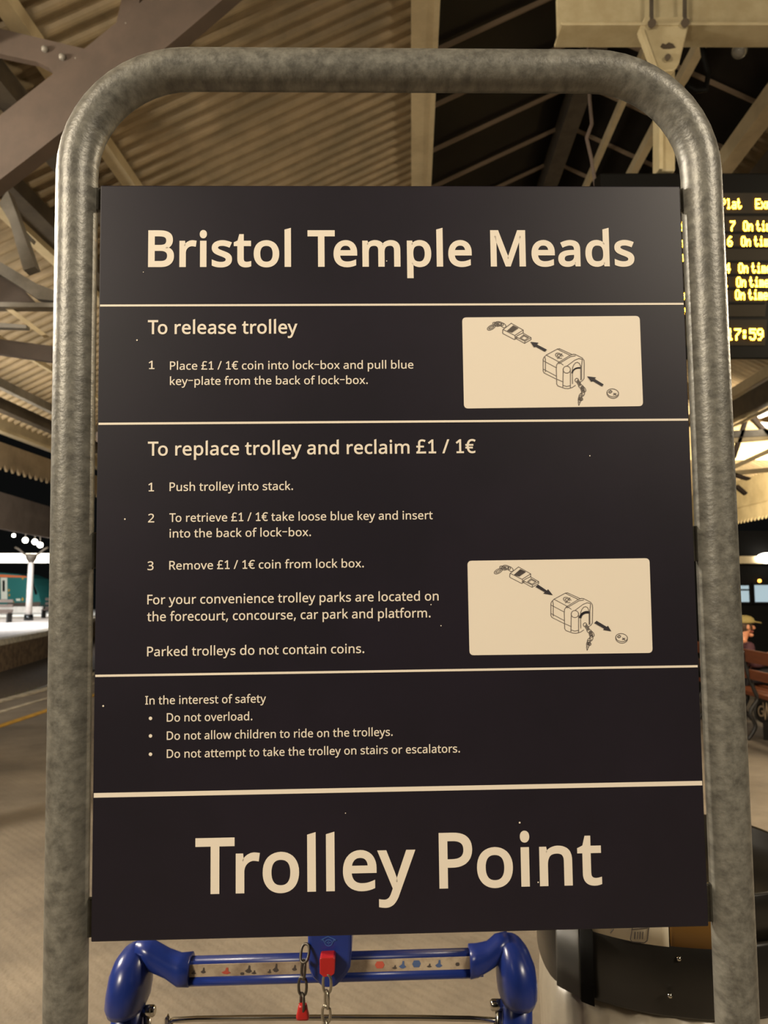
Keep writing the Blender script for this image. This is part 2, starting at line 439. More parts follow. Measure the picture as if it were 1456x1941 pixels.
# ------------------------------------------------------------------ departure board and its bracket
dn = Vector((0, -math.cos(math.radians(15)), -math.sin(math.radians(15))))
dc = at(1320, 504, 5.0)
def D(px, py, o=0): return on_plane(px, py, dc, dn) - dn * (-o)
brk = thing('board_bracket', 'ivory hanging bracket with beam, bolted plate and post above the departure board', 'bracket', at(1262, 35, 4.95))
bl = at(1056, 35, 4.95)
zt, zb = at(1056, -4, 4.95).z, at(1056, 70, 4.95).z
o = MB().box((bl.x, 4.95, zb), (bl.x + 3.4, 4.98, zt)).build('beam_web', SIGNB, brk); bevel(o, .006)
o = MB().box((bl.x, 4.83, zb - .004), (bl.x + 3.4, 5.05, zb + .018)).build('beam_flange', SIGNB, brk); bevel(o, .004)
o = MB().box((bl.x + .15, 4.85, zt - .004), (bl.x + 3.4, 5.05, zt + .03)).build('beam_flange', STEELD, brk)
o = member('hanger_plate', SIGNB, [(1222,32),(1308,32),(1306,48),(1288,120),(1278,134),(1252,135),(1240,124),(1213,62),(1213,52)], 4.84, .05, parent=brk); bevel(o, .008)
o = member('hanger_cheek', SIGNB, [(1213,52),(1219,50),(1247,128),(1240,126)], 4.80, .06, parent=brk)
for x, y in ((1236,44),(1299,43),(1266,108)):
    MB().tube([at(x, y, 4.80), at(x, y, 4.85)], .028 if y < 60 else .02, 10).build('bolt', RUST, brk)
for x in (1235, 1298): MB().bar(at(x, 40, 4.84), at(x, -25, 4.84), .022, .022, up=(0,1,0)).build('rod', STEELD, brk)
MB().prism([at(x, y, 4.835) for x, y in ((1252,88),(1256,82),(1262,84),(1268,80),(1276,83),(1281,90),(1270,92),(1258,92))], (0,.01,0)).build('chipped_paint', RUST, brk)
o = member('post', SIGNB, [(1246,128),(1280,128),(1280,324),(1246,324)], 4.95, .09, parent=brk); bevel(o, .01)
MB().bar(at(1251, 130, 4.92), at(1251, 324, 4.92), .025, .05, up=(0,1,0)).build('post_flange', SIGNB, brk)
cb = MB(); cb.tube([at(1330,75,5.1), at(1335,110,5.1), at(1343,140,5.1), at(1338,170,5.1), at(1318,172,5.1), at(1300,160,5.1)], .02, 8)
tag(cb.build('hanging_cable', BLACK), 'black cable loop hanging under the ivory bracket beam', 'cable')
cb = MB(); cb.tube([Vector((at(1118,190,5.6).x, 5.6, 6.98)), at(1118,190,5.6), at(1122,235,5.6), at(1112,262,5.6), at(1121,300,5.6), at(1128,345,5.6), at(1131,370,5.6)], .014, 8)
tag(cb.build('hanging_cable', STEELB), 'thin brown cable hanging left of the departure board', 'cable')

xl, xr = 1138, 1466
db = thing('departure_board', 'black electronic departure board with amber train times behind the sign', 'departure board', dc)
def slabp(name, m, q, t, parent, o=0):
    mb = MB(); mb.prism([D(x, y, o) for x, y in q], -dn * t); return mb.build(name, m, parent)
bo = slabp('casing', BLACK, [(xl,328),(xr+25,328),(xr+14,680),(xl+8,680)], .16, db, 0.0); bevel(bo, .008)
slabp('screen', SCREEN, [(xl+12,366),(xr+6,366),(xr-16,600),(xl+18,600)], .006, db, .004)
slabp('screen', SCREEN, [(xl+150,606),(xr-12,606),(xr-16,655),(xl+150,655)], .006, db, .004)
mb = MB()
for k, y in enumerate((407, 441, 469, 496, 521, 547, 574)): mb.prism([D(x, yy, .010) for x, yy in ((xl+14,y-2.2),(xr+2-k*3,y-2.2),(xr+2-k*3,y+2.2),(xl+14,y+2.2))], -dn * .006)
mb.build('row_bar', BLACK, db)
F57 = {'P':'1E11111E101010','l':'0C04040404040E','a':'00000E010F110F','t':'08081C08080906','E':'1F10101E10101F','x':'0000110A040A11','p':'00001E111E1010',
 '7':'1F010204080808','6':'0608101E11110E','4':'02060A121F0202','1':'040C040404040E','3':'1F02040201110E','O':'0E11111111110E','n':'00001619111111','i':'04000C0404040E',
 'm':'00001A15151515','e':'00000E111F100E','5':'1F101E0101110E','9':'0E11110F01020C',':':'000C0C000C0C00','0':'0E11131519110E','2':'0E11010204081F','s':'00000E100E011E','d':'01010D1311110F','r':'00001619101010','o':'00000E1111110E','h':'10101619111111','y':'000011110F010E','g':'00000F110F010E'}
def led_text(s, x, y, w, h):
    led = MB()
    """5x7 dot matrix text; x,y = left and middle on the board, w = width of a letter cell, h = letter height"""
    for ch in s:
        if ch in F57:
            for r in range(7):
                b = int(F57[ch][2*r:2*r+2], 16)
                for c in range(5):
                    if b >> (4 - c) & 1:
                        px, py = x + (c + .5) * w / 6, y - h / 2 + (r + .5) * h / 7
                        a, e = w / 6 * .56, h / 7 * .52
                        led.prism([D(px-a,py-e,.012), D(px+a,py-e,.012), D(px+a,py+e,.012), D(px-a,py+e,.012)], -dn * .003)
            x += w
        else: x += w * .55
    led.build('led_text', LED, db)
led_text('Plat', 1366, 387, 10, 19); led_text('Expt', 1431, 387, 10.5, 19)
for s, xs, y, xo in (('7',1383,429,1408),('6',1378,458,1404),('4',1374,508.5,1399),('1',1370,535,1395),('3',1367,559,1393)):
    led_text(s, xs, y, 11, 19); led_text('On time', xo, y, 9.6, 19)
for y, s in ((392,'n'),(429,'d'),(460,'n'),(487,'n'),(560,'g'),(587,'e')):
    led_text(s, 1285 + (y - 392) * .02, y, 10.2, 18)
led_text('17:59', 1377, 634, 14.2, 22)
lamp = thing('roof_lamp', 'small clear glass lamp under the roof right of the ivory bracket', 'lamp', at(1405, 95, 6.6))
MB().sphere(at(1402, 96, 6.6), .07, 14, 10).build('glass_globe', GLASS, lamp)
MB().tube([at(1402, 86, 6.6), at(1402, 30, 6.6)], .02, 8).build('stem', STEELD, lamp)

# ------------------------------------------------------------------ right background
purlin('eave_purlin', STEELW, 6.0, 5.17, .14, .18, 6, 30, label='cream beam rising to the right under the departure board')
purlin('eave_purlin', STEELD, 6.05, 4.86, .16, .36, 6, 30, label='dark beam under the cream beam right of the sign')
purlin('eave_purlin', STEELW, 6.1, 4.62, .05, .05, 6, 30, label='thin pale rail above the fluorescent tubes')
tb = thing('fluorescent_light', 'lit fluorescent tubes fixed along the dark beam right of the sign', 'light', at(1445, 765, 14))
for a, b, c in (((1433,772),(1470,750),14.2),((1441,788),(1470,776),14.2),((1444,805),(1470,808),14.4)):
    MB().tube([at(*a, c), at(*b, c - 1.0)], .05, 10).build('tube', GLOWW, tb)
rt = thing('roof_truss', 'pale lit lattice roof truss at the right edge behind the post', 'roof truss', (6.9, 14, 4))
for nm, m, q in (('top_chord', STEELW, [(1350,832),(1480,826),(1480,832),(1350,842)]), ('tie_bar', STEELG, [(1350,818),(1480,812),(1480,826),(1350,830)]),
    ('diagonal_strut', STEELB, [(1413,795),(1420,793),(1396,868),(1388,876),(1388,866)]), ('diagonal_strut', STEELB, [(1422,790),(1432,790),(1480,840),(1472,842)]),
    ('diagonal_strut', STEELW, [(1350,900),(1480,840),(1480,850),(1350,908)]), ('bottom_chord', STEELW, [(1350,896),(1480,884),(1480,892),(1350,904)]),
    ('brace', STEELB, [(1394,922),(1400,918),(1418,934),(1414,938)]), ('brace', STEELB, [(1385,900),(1395,896),(1425,906),(1420,910)]),
    ('gusset_plate', STEELD, [(1418,780),(1432,776),(1436,786),(1422,792)])):
    member(nm, m, q, 14, .1, parent=rt)
fas = MB(); fas.bar(Wd(8.55, 9, 4.0), Wd(8.55, 30, 4.0), .12, .75, up=(0,0,1)); S(fas.build('trim_right_fascia', VAL))
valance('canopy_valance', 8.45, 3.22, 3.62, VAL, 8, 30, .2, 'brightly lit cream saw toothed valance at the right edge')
S(MB().box((5.1, 15, 4.1), (8.6, 15.06, 4.75)).build('trim_right_panel', VAL))
area('right_fascia_fill', (7.4, 14.2, 2.9), (8.7, 17.0, 3.6), (1.2, .3), 900, (1, .86, .62))  # added fill that overexposes the right fascia and valance

S(MB().box((3.2, 11.6, 0), (9.3, 14, 2.44)).build('wall_kiosk', KIOSK))
for i, (a, b) in enumerate((((1380,1110),(1419,1141)), ((1427,1109),(1480,1141)))):
    p, q = at(*a, 11.59), at(*b, 11.59)
    wn = S(MB().box((p.x, 11.56, q.z), (q.x, 11.6, p.z)).build('window_%d' % (i + 1), WINB))
    mb = MB()
    for (lo, hi) in (((p.x-.03,11.54,q.z-.03),(q.x+.03,11.6,q.z)), ((p.x-.03,11.54,p.z),(q.x+.03,11.6,p.z+.03)), ((p.x-.03,11.54,q.z),(p.x,11.6,p.z)), ((q.x,11.54,q.z),(q.x+.03,11.6,p.z))): mb.box(lo, hi)
    if i == 0: zz = at(1400,1118,11.6).z; mb.box((p.x,11.545,zz-.012),(q.x,11.6,zz+.012))
    S(mb.build('window_%d_frame' % (i + 1), KIOSK))
kl = thing('bulkhead_light', 'bright lit wall lamp at the right edge above the dark windows', 'light', at(1450, 1058, 11.5))
MB().box(tuple(at(1385, 1068, 11.5)), tuple(at(1480, 1054, 11.5) + Vector((0, .1, 0)))).build('housing', STEELW, kl)
MB().sphere(at(1456, 1058, 11.46), .1, 14, 10, (1.7, .6, .8)).build('lit_diffuser', LAMP, kl)
MB().sphere(at(1440, 1101, 11.55), .026, 10, 8).build('signal_lamp', SIGNAL); 
tag(bpy.data.objects['signal_lamp'], 'small orange lamp on the dark wall above the windows', 'light')

# ------------------------------------------------------------------ left background across the tracks
Z3_ = Vector((0,0,1))
mb = MB()
P = [(-12.2,5),(-12.0,15),(-11.9,22),(-12.6,30),(-14.5,38)]
for (xa, ya), (xb, yb) in zip(P, P[1:]): mb.bar((xa, ya, 3.98), (xb, yb, 3.98), .1, 1.15)
S(mb.build('trim_far_fascia', FARROOF))
mb = MB(); mb.prism([(x, y, 4.5) for x, y in P] + [(x - 7, y + 1, 5.4) for x, y in reversed(P)], (0, 0, .06)); S(mb.build('ceiling_far_canopy', FARROOF))
st = MB(); st.bar(at(-40, 1058, 40), at(160, 1058, 40), .5, .46); tag(st.build('glowing_soffit', GLOWW), 'long white strip of far canopy soffit, its lit look put in as glow', 'light')  # canopy underside, not a lamp; its brightness is put in as emission
for x, y in ((48,1024),(66,1027),(76,1033),(26,1015)):
    gl = thing('globe_lamp', None, None, at(x, y, 36.5)); gc = at(x, y, 36.5)
    MB().sphere(gc, .13 if x != 26 else .08, 10, 8).build('globe', LAMP, gl)
    MB().tube([gc + Z3_ * .1, Vector((gc.x, gc.y, 4.5 + .9 * (-14.1 - gc.x) / 7))], .02, 6).build('stem', STEELD, gl)
    tag(gl, {48:'largest white globe lamp under the far canopy',66:'white globe lamp right of the largest one under the far canopy',76:'small low white lamp nearest the sign post under the far canopy',26:'dim lamp furthest left in the group under the far canopy'}[x], 'light', 'lamps under the far canopy')
area('far_platform_lamp', (-17.5, 31, 3.6), (-16.5, 33, 0), (6, 3), 1150, (.95, .97, 1))
area('far_train_lamp', (-19, 42, 3.0), (-23.5, 48.5, 1), (4, 1), 500, (.95, 1, .98))
cl = thing('platform_column', 'white iron column with dark foot on the far platform', 'column', at(54, 1176, 37))
c0, c1 = at(54, 1176, 37), at(57, 1066, 37)
MB().tube([c0, c0 + Vector((0,0,.28))], [.22, .2], 14).build('foot', TRAIND, cl)
MB().tube([c0 + Vector((0,0,.28)), c0 + Vector((0,0,1.3)), Vector((c0.x, 37, c1.z))], [.15,.14,.12], 14).build('shaft', FARFL, cl)
MB().tube([Vector((c0.x,37,c1.z)), Vector((c0.x,37,c1.z+.15)), Vector((c0.x,37,c1.z+.4))], [.13,.22,.3], 14).build('capital', STEELD, cl)
mb = MB()
for s in (-1, 1): mb.tube([Vector((c0.x + s*.12,37,c1.z+.3)), Vector((c0.x+s*.35,37,c1.z+.4)), Vector((c0.x+s*.6,37,c1.z+.62)), Vector((c0.x+s*.8,37,c1.z+.72))], .05, 8)
mb.build('spandrel', STEELD, cl)
YT = 49.0
tr = thing('train', 'green passenger train with sloping nose standing at the far platform', 'train', at(40, 1159, YT))
nose = [(-300,1082),(0,1086),(36,1089),(56,1097),(66,1110),(73,1125),(77,1140),(76,1146),(70,1151),(-300,1152)]
member('body', TRAING, nose, YT, 2.7, parent=tr)
member('cab_window', TRAIND, [(61,1104),(63,1105),(70,1121),(71,1127),(66,1127)], YT - .02, .02, parent=tr)
member('cantrail_stripe', ORANGE, [(-300,1087),(0,1089),(50,1092),(50,1094.5),(-300,1091)], YT - .03, .03, parent=tr)
member('door', TRAINW, [(1,1095),(13,1095),(13.5,1136),(2,1136)], YT - .04, .04, parent=tr)
member('door_window', TRAIND, [(4.6,1100),(9,1100),(9,1121),(4.6,1121)], YT - .06, .02, parent=tr)
member('skirt', STEELB, [(14,1143),(76,1141),(76,1147),(70,1151),(14,1151)], YT - .03, .03, parent=tr)
mb = MB()
for x, y, a, b in ((16.5,1119,2,3),(17.5,1128,1.6,3),(43,1096,2,3),(42.5,1136,2,4),(25,1141,2.4,1.5)):
    mb.prism([at(x+a*c, y+b*s, YT - .03) for c, s in ((-1,0),(0,-1),(1,0),(0,1))], (0,.03,0))
mb.build('yellow_mark', YELLOW, tr)
member('white_plate', TRAINW, [(30,1135),(38,1134.5),(38,1139),(31,1139)], YT - .03, .03, parent=tr)
S(MB().box((-40, 47.6, 0), (at(79,1160,47.6).x, 47.8, .38)).build('trim_far_low_wall', FARFL))
def slat_bench(x, y, Y, sx, label):
    c = at(x, y, Y); b = thing('platform_bench', label, 'bench', c)
    for k in range(3): MB().box((c.x-.5*sx, Y, .45+.22*k), (c.x+.5*sx, Y+.05, .58+.22*k)).build('back_slat', STEELB, b)
    MB().box((c.x-.5*sx, Y-.42, .40), (c.x+.5*sx, Y-.02, .45)).build('seat', STEELB, b)
    for s in (-.45, .45): MB().box((c.x+s*sx-.03, Y-.4, 0), (c.x+s*sx+.03, Y+.03, .42)).build('leg', IRON, b)
slat_bench(4, 1178, 35, .9, 'dark brown slatted bench at the left edge of the far platform')
slat_bench(93, 1168, 40, .45, 'dark brown slatted bench right of the column on the far platform')

# letter outlines (units of 1/1000 em): advance width and contours
GLYPHS={' ':(260,''),
',':(268,'192,105 185,81 178,56 169,29 138,-52 106,-129 41,-129 60,-48 78,38 91,116 185,116'),
'.':(268,'72,54 74,76 80,94 90,106 103,114 117,119 133,121 149,119 164,114 177,106 188,94 194,76 196,54 194,32 188,15 177,2 164,-7 149,-12 133,-14 117,-12 103,-7 90,2 80,15 74,32'),
'/':(372,'362,714 96,0 10,0 276,714'),
'1':(572,'355,0 269,0 269,499 269,548 271,585 273,622 244,595 211,567 135,505 89,564 282,714 355,714'),
'2':(572,'520,0 48,0 48,73 235,262 269,297 299,329 326,358 349,386 367,413 382,440 393,468 399,498 401,529 400,551 395,572 388,590 379,605 366,618 340,635 310,646 275,649 242,647 211,641 183,631 157,617 130,601 103,581 56,640 75,655 96,670 117,683 141,695 165,705 190,713 217,719 246,723 275,724 318,721 356,714 390,701 420,683 444,662 464,635 479,605 488,571 491,534 488,497 481,462 468,429 451,397 429,364 404,333 375,300 343,266 308,231 159,84 159,80 520,80'),
'3':(572,'493,547 491,516 485,489 475,464 461,442 444,423 423,407 400,394 374,383 345,376 345,372 378,367 407,359 432,348 454,334 473,318 488,299 500,278 508,255 513,230 515,203 512,163 502,126 486,92 463,63 433,37 397,17 352,2 301,-7 241,-10 205,-9 170,-6 137,-1 105,6 75,16 45,29 45,111 76,97 108,86 142,76 176,70 210,65 242,64 278,65 310,70 338,77 361,88 381,101 396,118 408,136 416,157 421,180 423,205 420,233 413,257 399,277 381,294 359,308 331,318 299,325 263,330 223,331 154,331 154,406 224,406 261,408 294,414 322,423 347,436 367,452 382,470 394,492 401,515 403,541 402,561 397,579 390,595 381,609 368,621 342,637 310,647 273,650 248,649 225,647 204,642 184,637 165,630 146,621 129,612 111,602 93,590 49,650 76,669 108,686 143,702 183,714 226,722 272,724 315,722 352,716 386,706 414,692 438,674 458,653 473,630 484,604 491,577'),
'7':(572,'136,0 429,634 44,634 44,714 523,714 523,646 233,0'),
'B':(650,'301,714 352,712 398,708 438,700 473,689 503,674 528,656 547,634 561,606 569,574 572,537 570,510 565,485 556,462 545,442 529,424 510,408 489,396 464,386 436,379 436,374 465,368 492,359 517,348 540,334 559,316 575,294 587,268 594,238 596,203 593,162 583,125 566,92 543,65 515,42 480,23 441,10 397,3 348,0 97,0 97,714;319,410 353,411 383,415 409,421 429,429 445,439 457,452 467,468 474,485 478,505 479,527 477,549 472,569 464,586 452,600 437,611 404,626 360,634 305,637 187,637 187,410;187,335 187,76 331,76 367,77 398,82 424,89 446,100 463,113 476,129 487,146 494,166 499,187 500,210 498,234 493,256 483,276 470,293 452,308 428,319 400,328 365,333 324,335'),
'D':(730,'669,364 667,318 662,274 653,234 641,197 624,163 605,132 583,105 557,80 529,59 497,41 462,26 425,15 385,7 342,2 296,0 97,0 97,714 317,714 359,712 399,708 436,700 471,688 504,674 534,656 561,636 586,612 607,586 626,556 641,524 654,489 662,450 667,409;574,361 573,398 569,432 563,463 554,491 542,517 529,540 513,561 494,579 474,594 450,607 407,624 359,634 304,637 187,637 187,77 284,77 339,80 388,88 432,103 470,123 501,148 528,180 548,217 562,259 571,307'),
'E':(556,'496,0 97,0 97,714 496,714 496,635 187,635 187,412 478,412 478,334 187,334 187,79 496,79'),
'F':(519,'187,0 97,0 97,714 496,714 496,635 187,635 187,382 477,382 477,303 187,303'),
'G':(728,'407,377 654,377 654,27 615,15 576,6 537,-1 496,-6 451,-9 403,-10 360,-8 320,-3 282,6 248,18 216,34 187,54 161,76 138,102 118,130 100,161 86,196 75,232 67,271 63,313 61,357 63,401 68,442 77,481 89,517 105,551 124,582 146,611 172,636 200,659 231,678 266,695 303,708 343,717 386,722 431,724 470,723 508,719 544,713 579,705 612,694 644,682 610,604 584,615 555,624 524,633 492,640 460,644 426,645 393,644 362,639 333,632 305,623 280,610 257,595 236,577 217,557 201,535 187,510 169,465 159,414 155,357 158,302 167,252 182,206 195,181 210,159 227,138 247,120 269,104 294,91 322,81 353,74 387,69 424,68 454,69 480,70 504,73 525,77 545,81 564,85 564,297 407,297'),
'I':(339,'298,0 40,0 40,52 124,71 124,642 40,662 40,714 298,714 298,662 214,642 214,71 298,52'),
'M':(907,'412,0 177,626 173,626 176,575 179,507 180,433 180,0 97,0 97,714 230,714 450,129 454,129 678,714 810,714 810,0 721,0 721,439 722,508 725,573 728,625 724,625 486,0'),
'P':(605,'286,714 339,712 386,705 427,694 461,679 490,659 513,635 531,608 544,577 551,542 554,504 552,475 548,447 539,419 528,393 512,369 492,347 468,327 438,310 404,296 365,286 320,280 269,278 187,278 187,0 97,0 97,714;278,637 187,637 187,355 259,355 302,357 339,361 372,369 399,381 422,397 439,416 451,440 459,468 461,500 459,526 454,550 445,570 433,588 417,603 397,615 374,625 346,632 314,636'),
'R':(622,'294,714 350,712 399,704 440,691 476,674 504,652 526,624 542,591 551,554 554,511 552,475 545,443 533,416 518,392 500,372 479,355 457,342 435,330 411,320 607,0 502,0 329,295 187,295 187,0 97,0 97,714;289,636 187,636 187,371 294,371 327,372 356,377 381,383 403,393 421,405 435,421 447,438 455,459 459,482 461,507 459,536 453,561 442,582 428,599 409,613 386,623 358,630 326,635'),
'T':(556,'323,0 233,0 233,635 10,635 10,714 545,714 545,635 323,635'),
'W':(930,'917,714 727,0 636,0 497,468 485,511 474,553 465,587 461,609 457,587 450,553 439,510 427,465 292,0 201,0 12,714 106,714 217,278 228,232 237,188 245,147 251,108 257,149 266,192 277,238 289,283 415,714 508,714 639,280 652,233 663,188 671,145 678,108 686,160 698,218 713,279 823,714'),
'a':(561,'288,545 325,543 358,538 387,530 412,517 433,502 450,483 463,459 472,432 478,401 480,365 480,0 416,0 399,76 395,76 380,58 364,42 347,27 330,16 312,6 291,-1 269,-6 244,-9 215,-10 184,-8 155,-2 128,7 105,20 84,38 68,59 56,85 48,115 46,149 49,180 56,207 69,232 86,254 109,272 137,288 170,301 209,310 253,317 303,320 394,323 394,355 393,380 389,402 384,421 375,436 365,448 343,462 316,471 283,474 255,473 229,468 203,461 178,453 155,443 132,433 105,499 130,511 157,522 188,531 220,539 254,543;314,259 254,254 208,243 175,227 162,215 151,201 143,185 139,167 137,148 140,121 149,99 164,82 185,70 208,63 235,61 261,62 286,67 308,74 329,85 348,98 364,115 377,135 386,158 391,184 393,214 393,262'),
'b':(615,'173,575 171,511 168,465 173,465 190,486 211,505 236,522 265,535 300,542 339,545 377,542 413,534 445,520 474,501 499,475 521,445 538,409 550,367 558,320 560,268 557,210 548,159 532,114 512,76 486,45 455,21 420,4 381,-7 339,-10 300,-7 265,0 236,13 211,29 190,48 173,68 166,68 148,0 85,0 85,760 173,760;324,472 289,470 259,462 234,450 214,434 198,412 187,384 179,352 175,314 173,271 173,267 174,229 178,195 185,165 194,138 205,115 221,97 240,82 264,71 293,65 326,63 353,65 378,71 399,82 418,97 433,116 446,139 456,166 463,197 468,231 469,269 468,307 463,342 456,372 446,399 433,421 418,439 399,454 377,464 352,470'),
'c':(480,'300,-10 254,-7 212,3 173,19 152,32 133,47 116,65 100,86 86,109 75,135 66,163 60,194 56,228 55,265 56,303 60,338 67,370 76,400 88,426 102,449 118,470 136,489 156,504 177,517 217,533 260,543 306,546 333,545 359,542 385,537 409,531 429,525 447,517 420,444 403,450 384,456 364,461 343,465 323,468 304,469 270,466 240,459 215,446 194,428 176,406 163,378 154,346 148,308 146,266 148,225 154,189 163,157 176,129 193,107 214,89 239,76 267,69 299,66 327,67 353,70 376,75 398,81 419,89 438,97 438,19 419,10 400,3 378,-2 355,-7 329,-9'),
'd':(615,'275,-10 237,-7 201,1 169,15 141,34 115,59 93,90 77,126 65,168 57,215 55,267 57,320 65,367 77,408 94,445 115,475 141,501 170,521 202,535 238,543 276,546 303,545 327,541 349,535 369,528 387,518 403,507 418,495 431,481 442,467 448,467 444,505 442,546 442,760 530,760 530,0 459,0 446,72 442,72 431,57 418,43 403,30 387,19 369,9 349,1 326,-5 302,-9;289,63 321,65 349,70 373,80 393,93 408,109 421,130 431,154 437,182 442,214 443,250 443,266 442,304 438,339 431,369 422,396 410,419 395,439 375,454 350,464 321,471 288,473 261,471 237,464 216,453 197,437 181,416 169,392 159,365 152,335 147,301 146,265 147,228 152,195 159,165 169,139 181,116 197,97 216,82 237,71 262,65'),
'e':(564,'292,546 336,543 375,533 410,516 441,493 466,465 486,431 501,393 510,351 513,304 513,251 146,251 148,216 154,185 164,157 176,133 192,112 212,95 234,82 259,73 286,67 317,65 350,66 380,69 407,74 434,82 461,91 489,102 489,25 462,14 435,5 408,-1 380,-6 348,-9 313,-10 264,-7 219,4 178,21 156,35 136,51 118,69 102,90 87,113 76,139 67,167 60,197 56,230 55,264 58,320 68,370 84,415 107,454 135,486 167,512 205,531 247,542;291,474 267,472 245,468 225,459 207,448 191,433 178,416 167,396 158,374 152,349 148,321 421,321 419,350 415,377 407,401 396,422 382,440 365,454 344,465 319,472'),
'f':(344,'332,468 197,468 197,0 109,0 109,468 15,468 15,509 109,539 109,570 111,613 118,650 129,682 145,708 165,729 189,745 217,756 248,763 283,765 304,764 323,763 341,759 358,756 373,751 387,747 364,678 327,688 313,691 299,692 284,693 257,690 235,680 218,663 207,640 199,609 197,571 197,536 332,536'),
'g':(615,'275,546 309,544 341,537 370,526 397,510 422,490 443,465 448,465 460,536 530,536 530,-9 527,-57 518,-99 504,-136 484,-168 457,-194 425,-214 386,-228 341,-237 290,-240 252,-239 217,-236 183,-231 152,-225 124,-216 97,-206 97,-125 124,-137 153,-148 186,-156 221,-162 257,-166 295,-167 321,-165 345,-161 367,-152 387,-141 403,-126 418,-109 429,-89 437,-67 441,-43 443,-16 443,5 444,40 446,71 442,71 422,46 399,26 373,10 343,-1 311,-8 276,-10 236,-7 200,2 168,16 139,37 113,63 92,95 76,131 64,171 57,217 55,267 57,316 64,361 76,402 92,438 113,470 139,498 167,519 200,534 236,543;287,472 258,469 233,461 210,448 191,430 175,406 163,378 153,345 148,308 146,266 147,228 152,194 159,164 169,137 182,114 198,96 217,81 238,70 262,64 289,62 315,63 338,67 359,72 377,81 393,92 407,105 419,122 428,141 435,163 440,188 443,215 444,246 444,267 442,313 437,352 427,385 414,412 397,434 376,451 351,463 321,470'),
'h':(618,'173,537 171,498 168,462 174,462 186,480 201,495 217,508 235,519 254,528 275,535 297,541 319,544 341,545 382,543 418,536 449,524 476,508 498,487 515,461 527,429 535,392 537,349 537,0 450,0 450,343 447,383 437,415 421,440 408,452 393,460 374,467 353,471 330,472 293,469 262,462 236,449 215,432 199,410 187,383 179,352 175,317 173,277 173,0 85,0 85,760 173,760'),
'i':(258,'173,536 173,0 85,0 85,536;130,737 143,735 155,731 165,723 174,713 179,699 181,681 179,664 174,650 165,639 155,631 143,627 130,625 116,627 104,631 93,639 85,650 80,664 78,681 80,699 85,713 93,723 104,731 116,736'),
'j':(258,'22,-240 6,-240 -9,-238 -22,-236 -55,-228 -55,-157 -24,-164 -13,-166 -1,-167 11,-167 31,-165 49,-159 64,-149 76,-134 83,-112 85,-83 85,536 173,536 173,-80 171,-112 166,-140 157,-166 144,-188 128,-206 108,-221 84,-232 55,-238;78,681 80,699 85,713 93,723 104,731 116,736 130,737 143,735 155,731 165,723 174,713 179,699 181,681 179,664 174,650 165,639 155,631 143,627 130,625 116,627 104,631 93,639 85,650 80,664'),
'k':(534,'172,363 171,321 168,276 172,276 190,299 214,329 236,355 407,536 510,536 293,307 525,0 419,0 233,250 172,197 172,0 85,0 85,760 172,760'),
'l':(258,'173,0 85,0 85,760 173,760'),
'm':(935,'673,546 708,544 738,539 766,529 789,516 809,499 825,479 838,453 847,423 852,388 854,349 854,0 767,0 767,345 764,384 755,415 740,440 729,452 715,460 698,467 679,471 658,472 629,470 603,465 580,456 562,443 546,427 534,407 525,384 518,358 514,329 513,296 513,0 426,0 426,345 425,372 421,395 414,415 405,433 393,447 378,458 360,466 340,470 316,472 283,469 254,462 231,449 212,432 197,410 186,384 179,353 175,318 173,278 173,0 85,0 85,536 156,536 169,463 174,463 186,481 200,496 215,509 232,521 251,530 270,537 290,542 311,545 332,546 371,544 406,536 435,524 461,507 481,484 496,456 501,456 521,484 546,507 574,524 606,536 639,544'),
'n':(618,'343,546 380,544 412,539 441,529 467,516 488,499 506,479 519,453 529,423 535,388 537,349 537,0 450,0 450,343 447,383 437,415 421,440 408,452 393,460 374,467 353,471 330,472 297,470 268,464 243,454 223,440 207,422 195,400 185,375 178,346 174,314 173,278 173,0 85,0 85,536 156,536 169,463 174,463 187,481 202,496 218,509 237,521 256,530 277,537 299,542 321,545'),
'o':(605,'551,269 549,226 543,187 533,150 520,118 504,89 483,63 460,41 434,23 405,8 372,-2 338,-8 301,-10 267,-8 234,-2 203,8 174,23 148,41 125,63 105,89 87,118 73,150 63,187 57,226 55,269 58,325 68,375 85,419 98,443 113,464 130,483 150,499 171,513 211,532 255,542 304,546 351,542 394,532 432,513 467,489 496,457 519,419 537,375 548,325;146,269 148,229 153,192 163,159 176,131 193,107 214,88 239,74 269,66 303,63 337,66 367,74 392,88 413,107 430,131 443,159 453,192 458,229 460,269 458,310 452,346 443,378 430,406 413,429 391,447 366,461 336,469 302,472 271,470 244,463 220,453 200,437 183,418 170,395 159,368 152,338 147,305'),
'p':(615,'340,546 378,543 413,535 445,521 474,502 499,477 521,447 538,411 550,369 558,322 560,269 557,211 548,160 532,115 512,77 486,46 455,21 421,4 382,-6 339,-10 313,-9 288,-5 266,1 246,9 228,19 211,29 197,42 184,54 173,68 167,68 171,25 173,-20 173,-240 85,-240 85,536 157,536 169,463 173,463 184,478 197,492 211,505 227,517 245,527 265,535 288,541 313,545;324,472 290,470 261,463 237,451 217,436 201,415 189,390 181,360 175,326 173,286 173,269 175,227 179,190 187,157 198,129 214,105 234,87 260,74 290,66 326,63 357,66 384,75 406,90 426,110 441,135 453,163 462,196 467,231 469,270 468,305 463,338 456,367 446,394 433,417 418,437 399,452 377,463 352,470'),
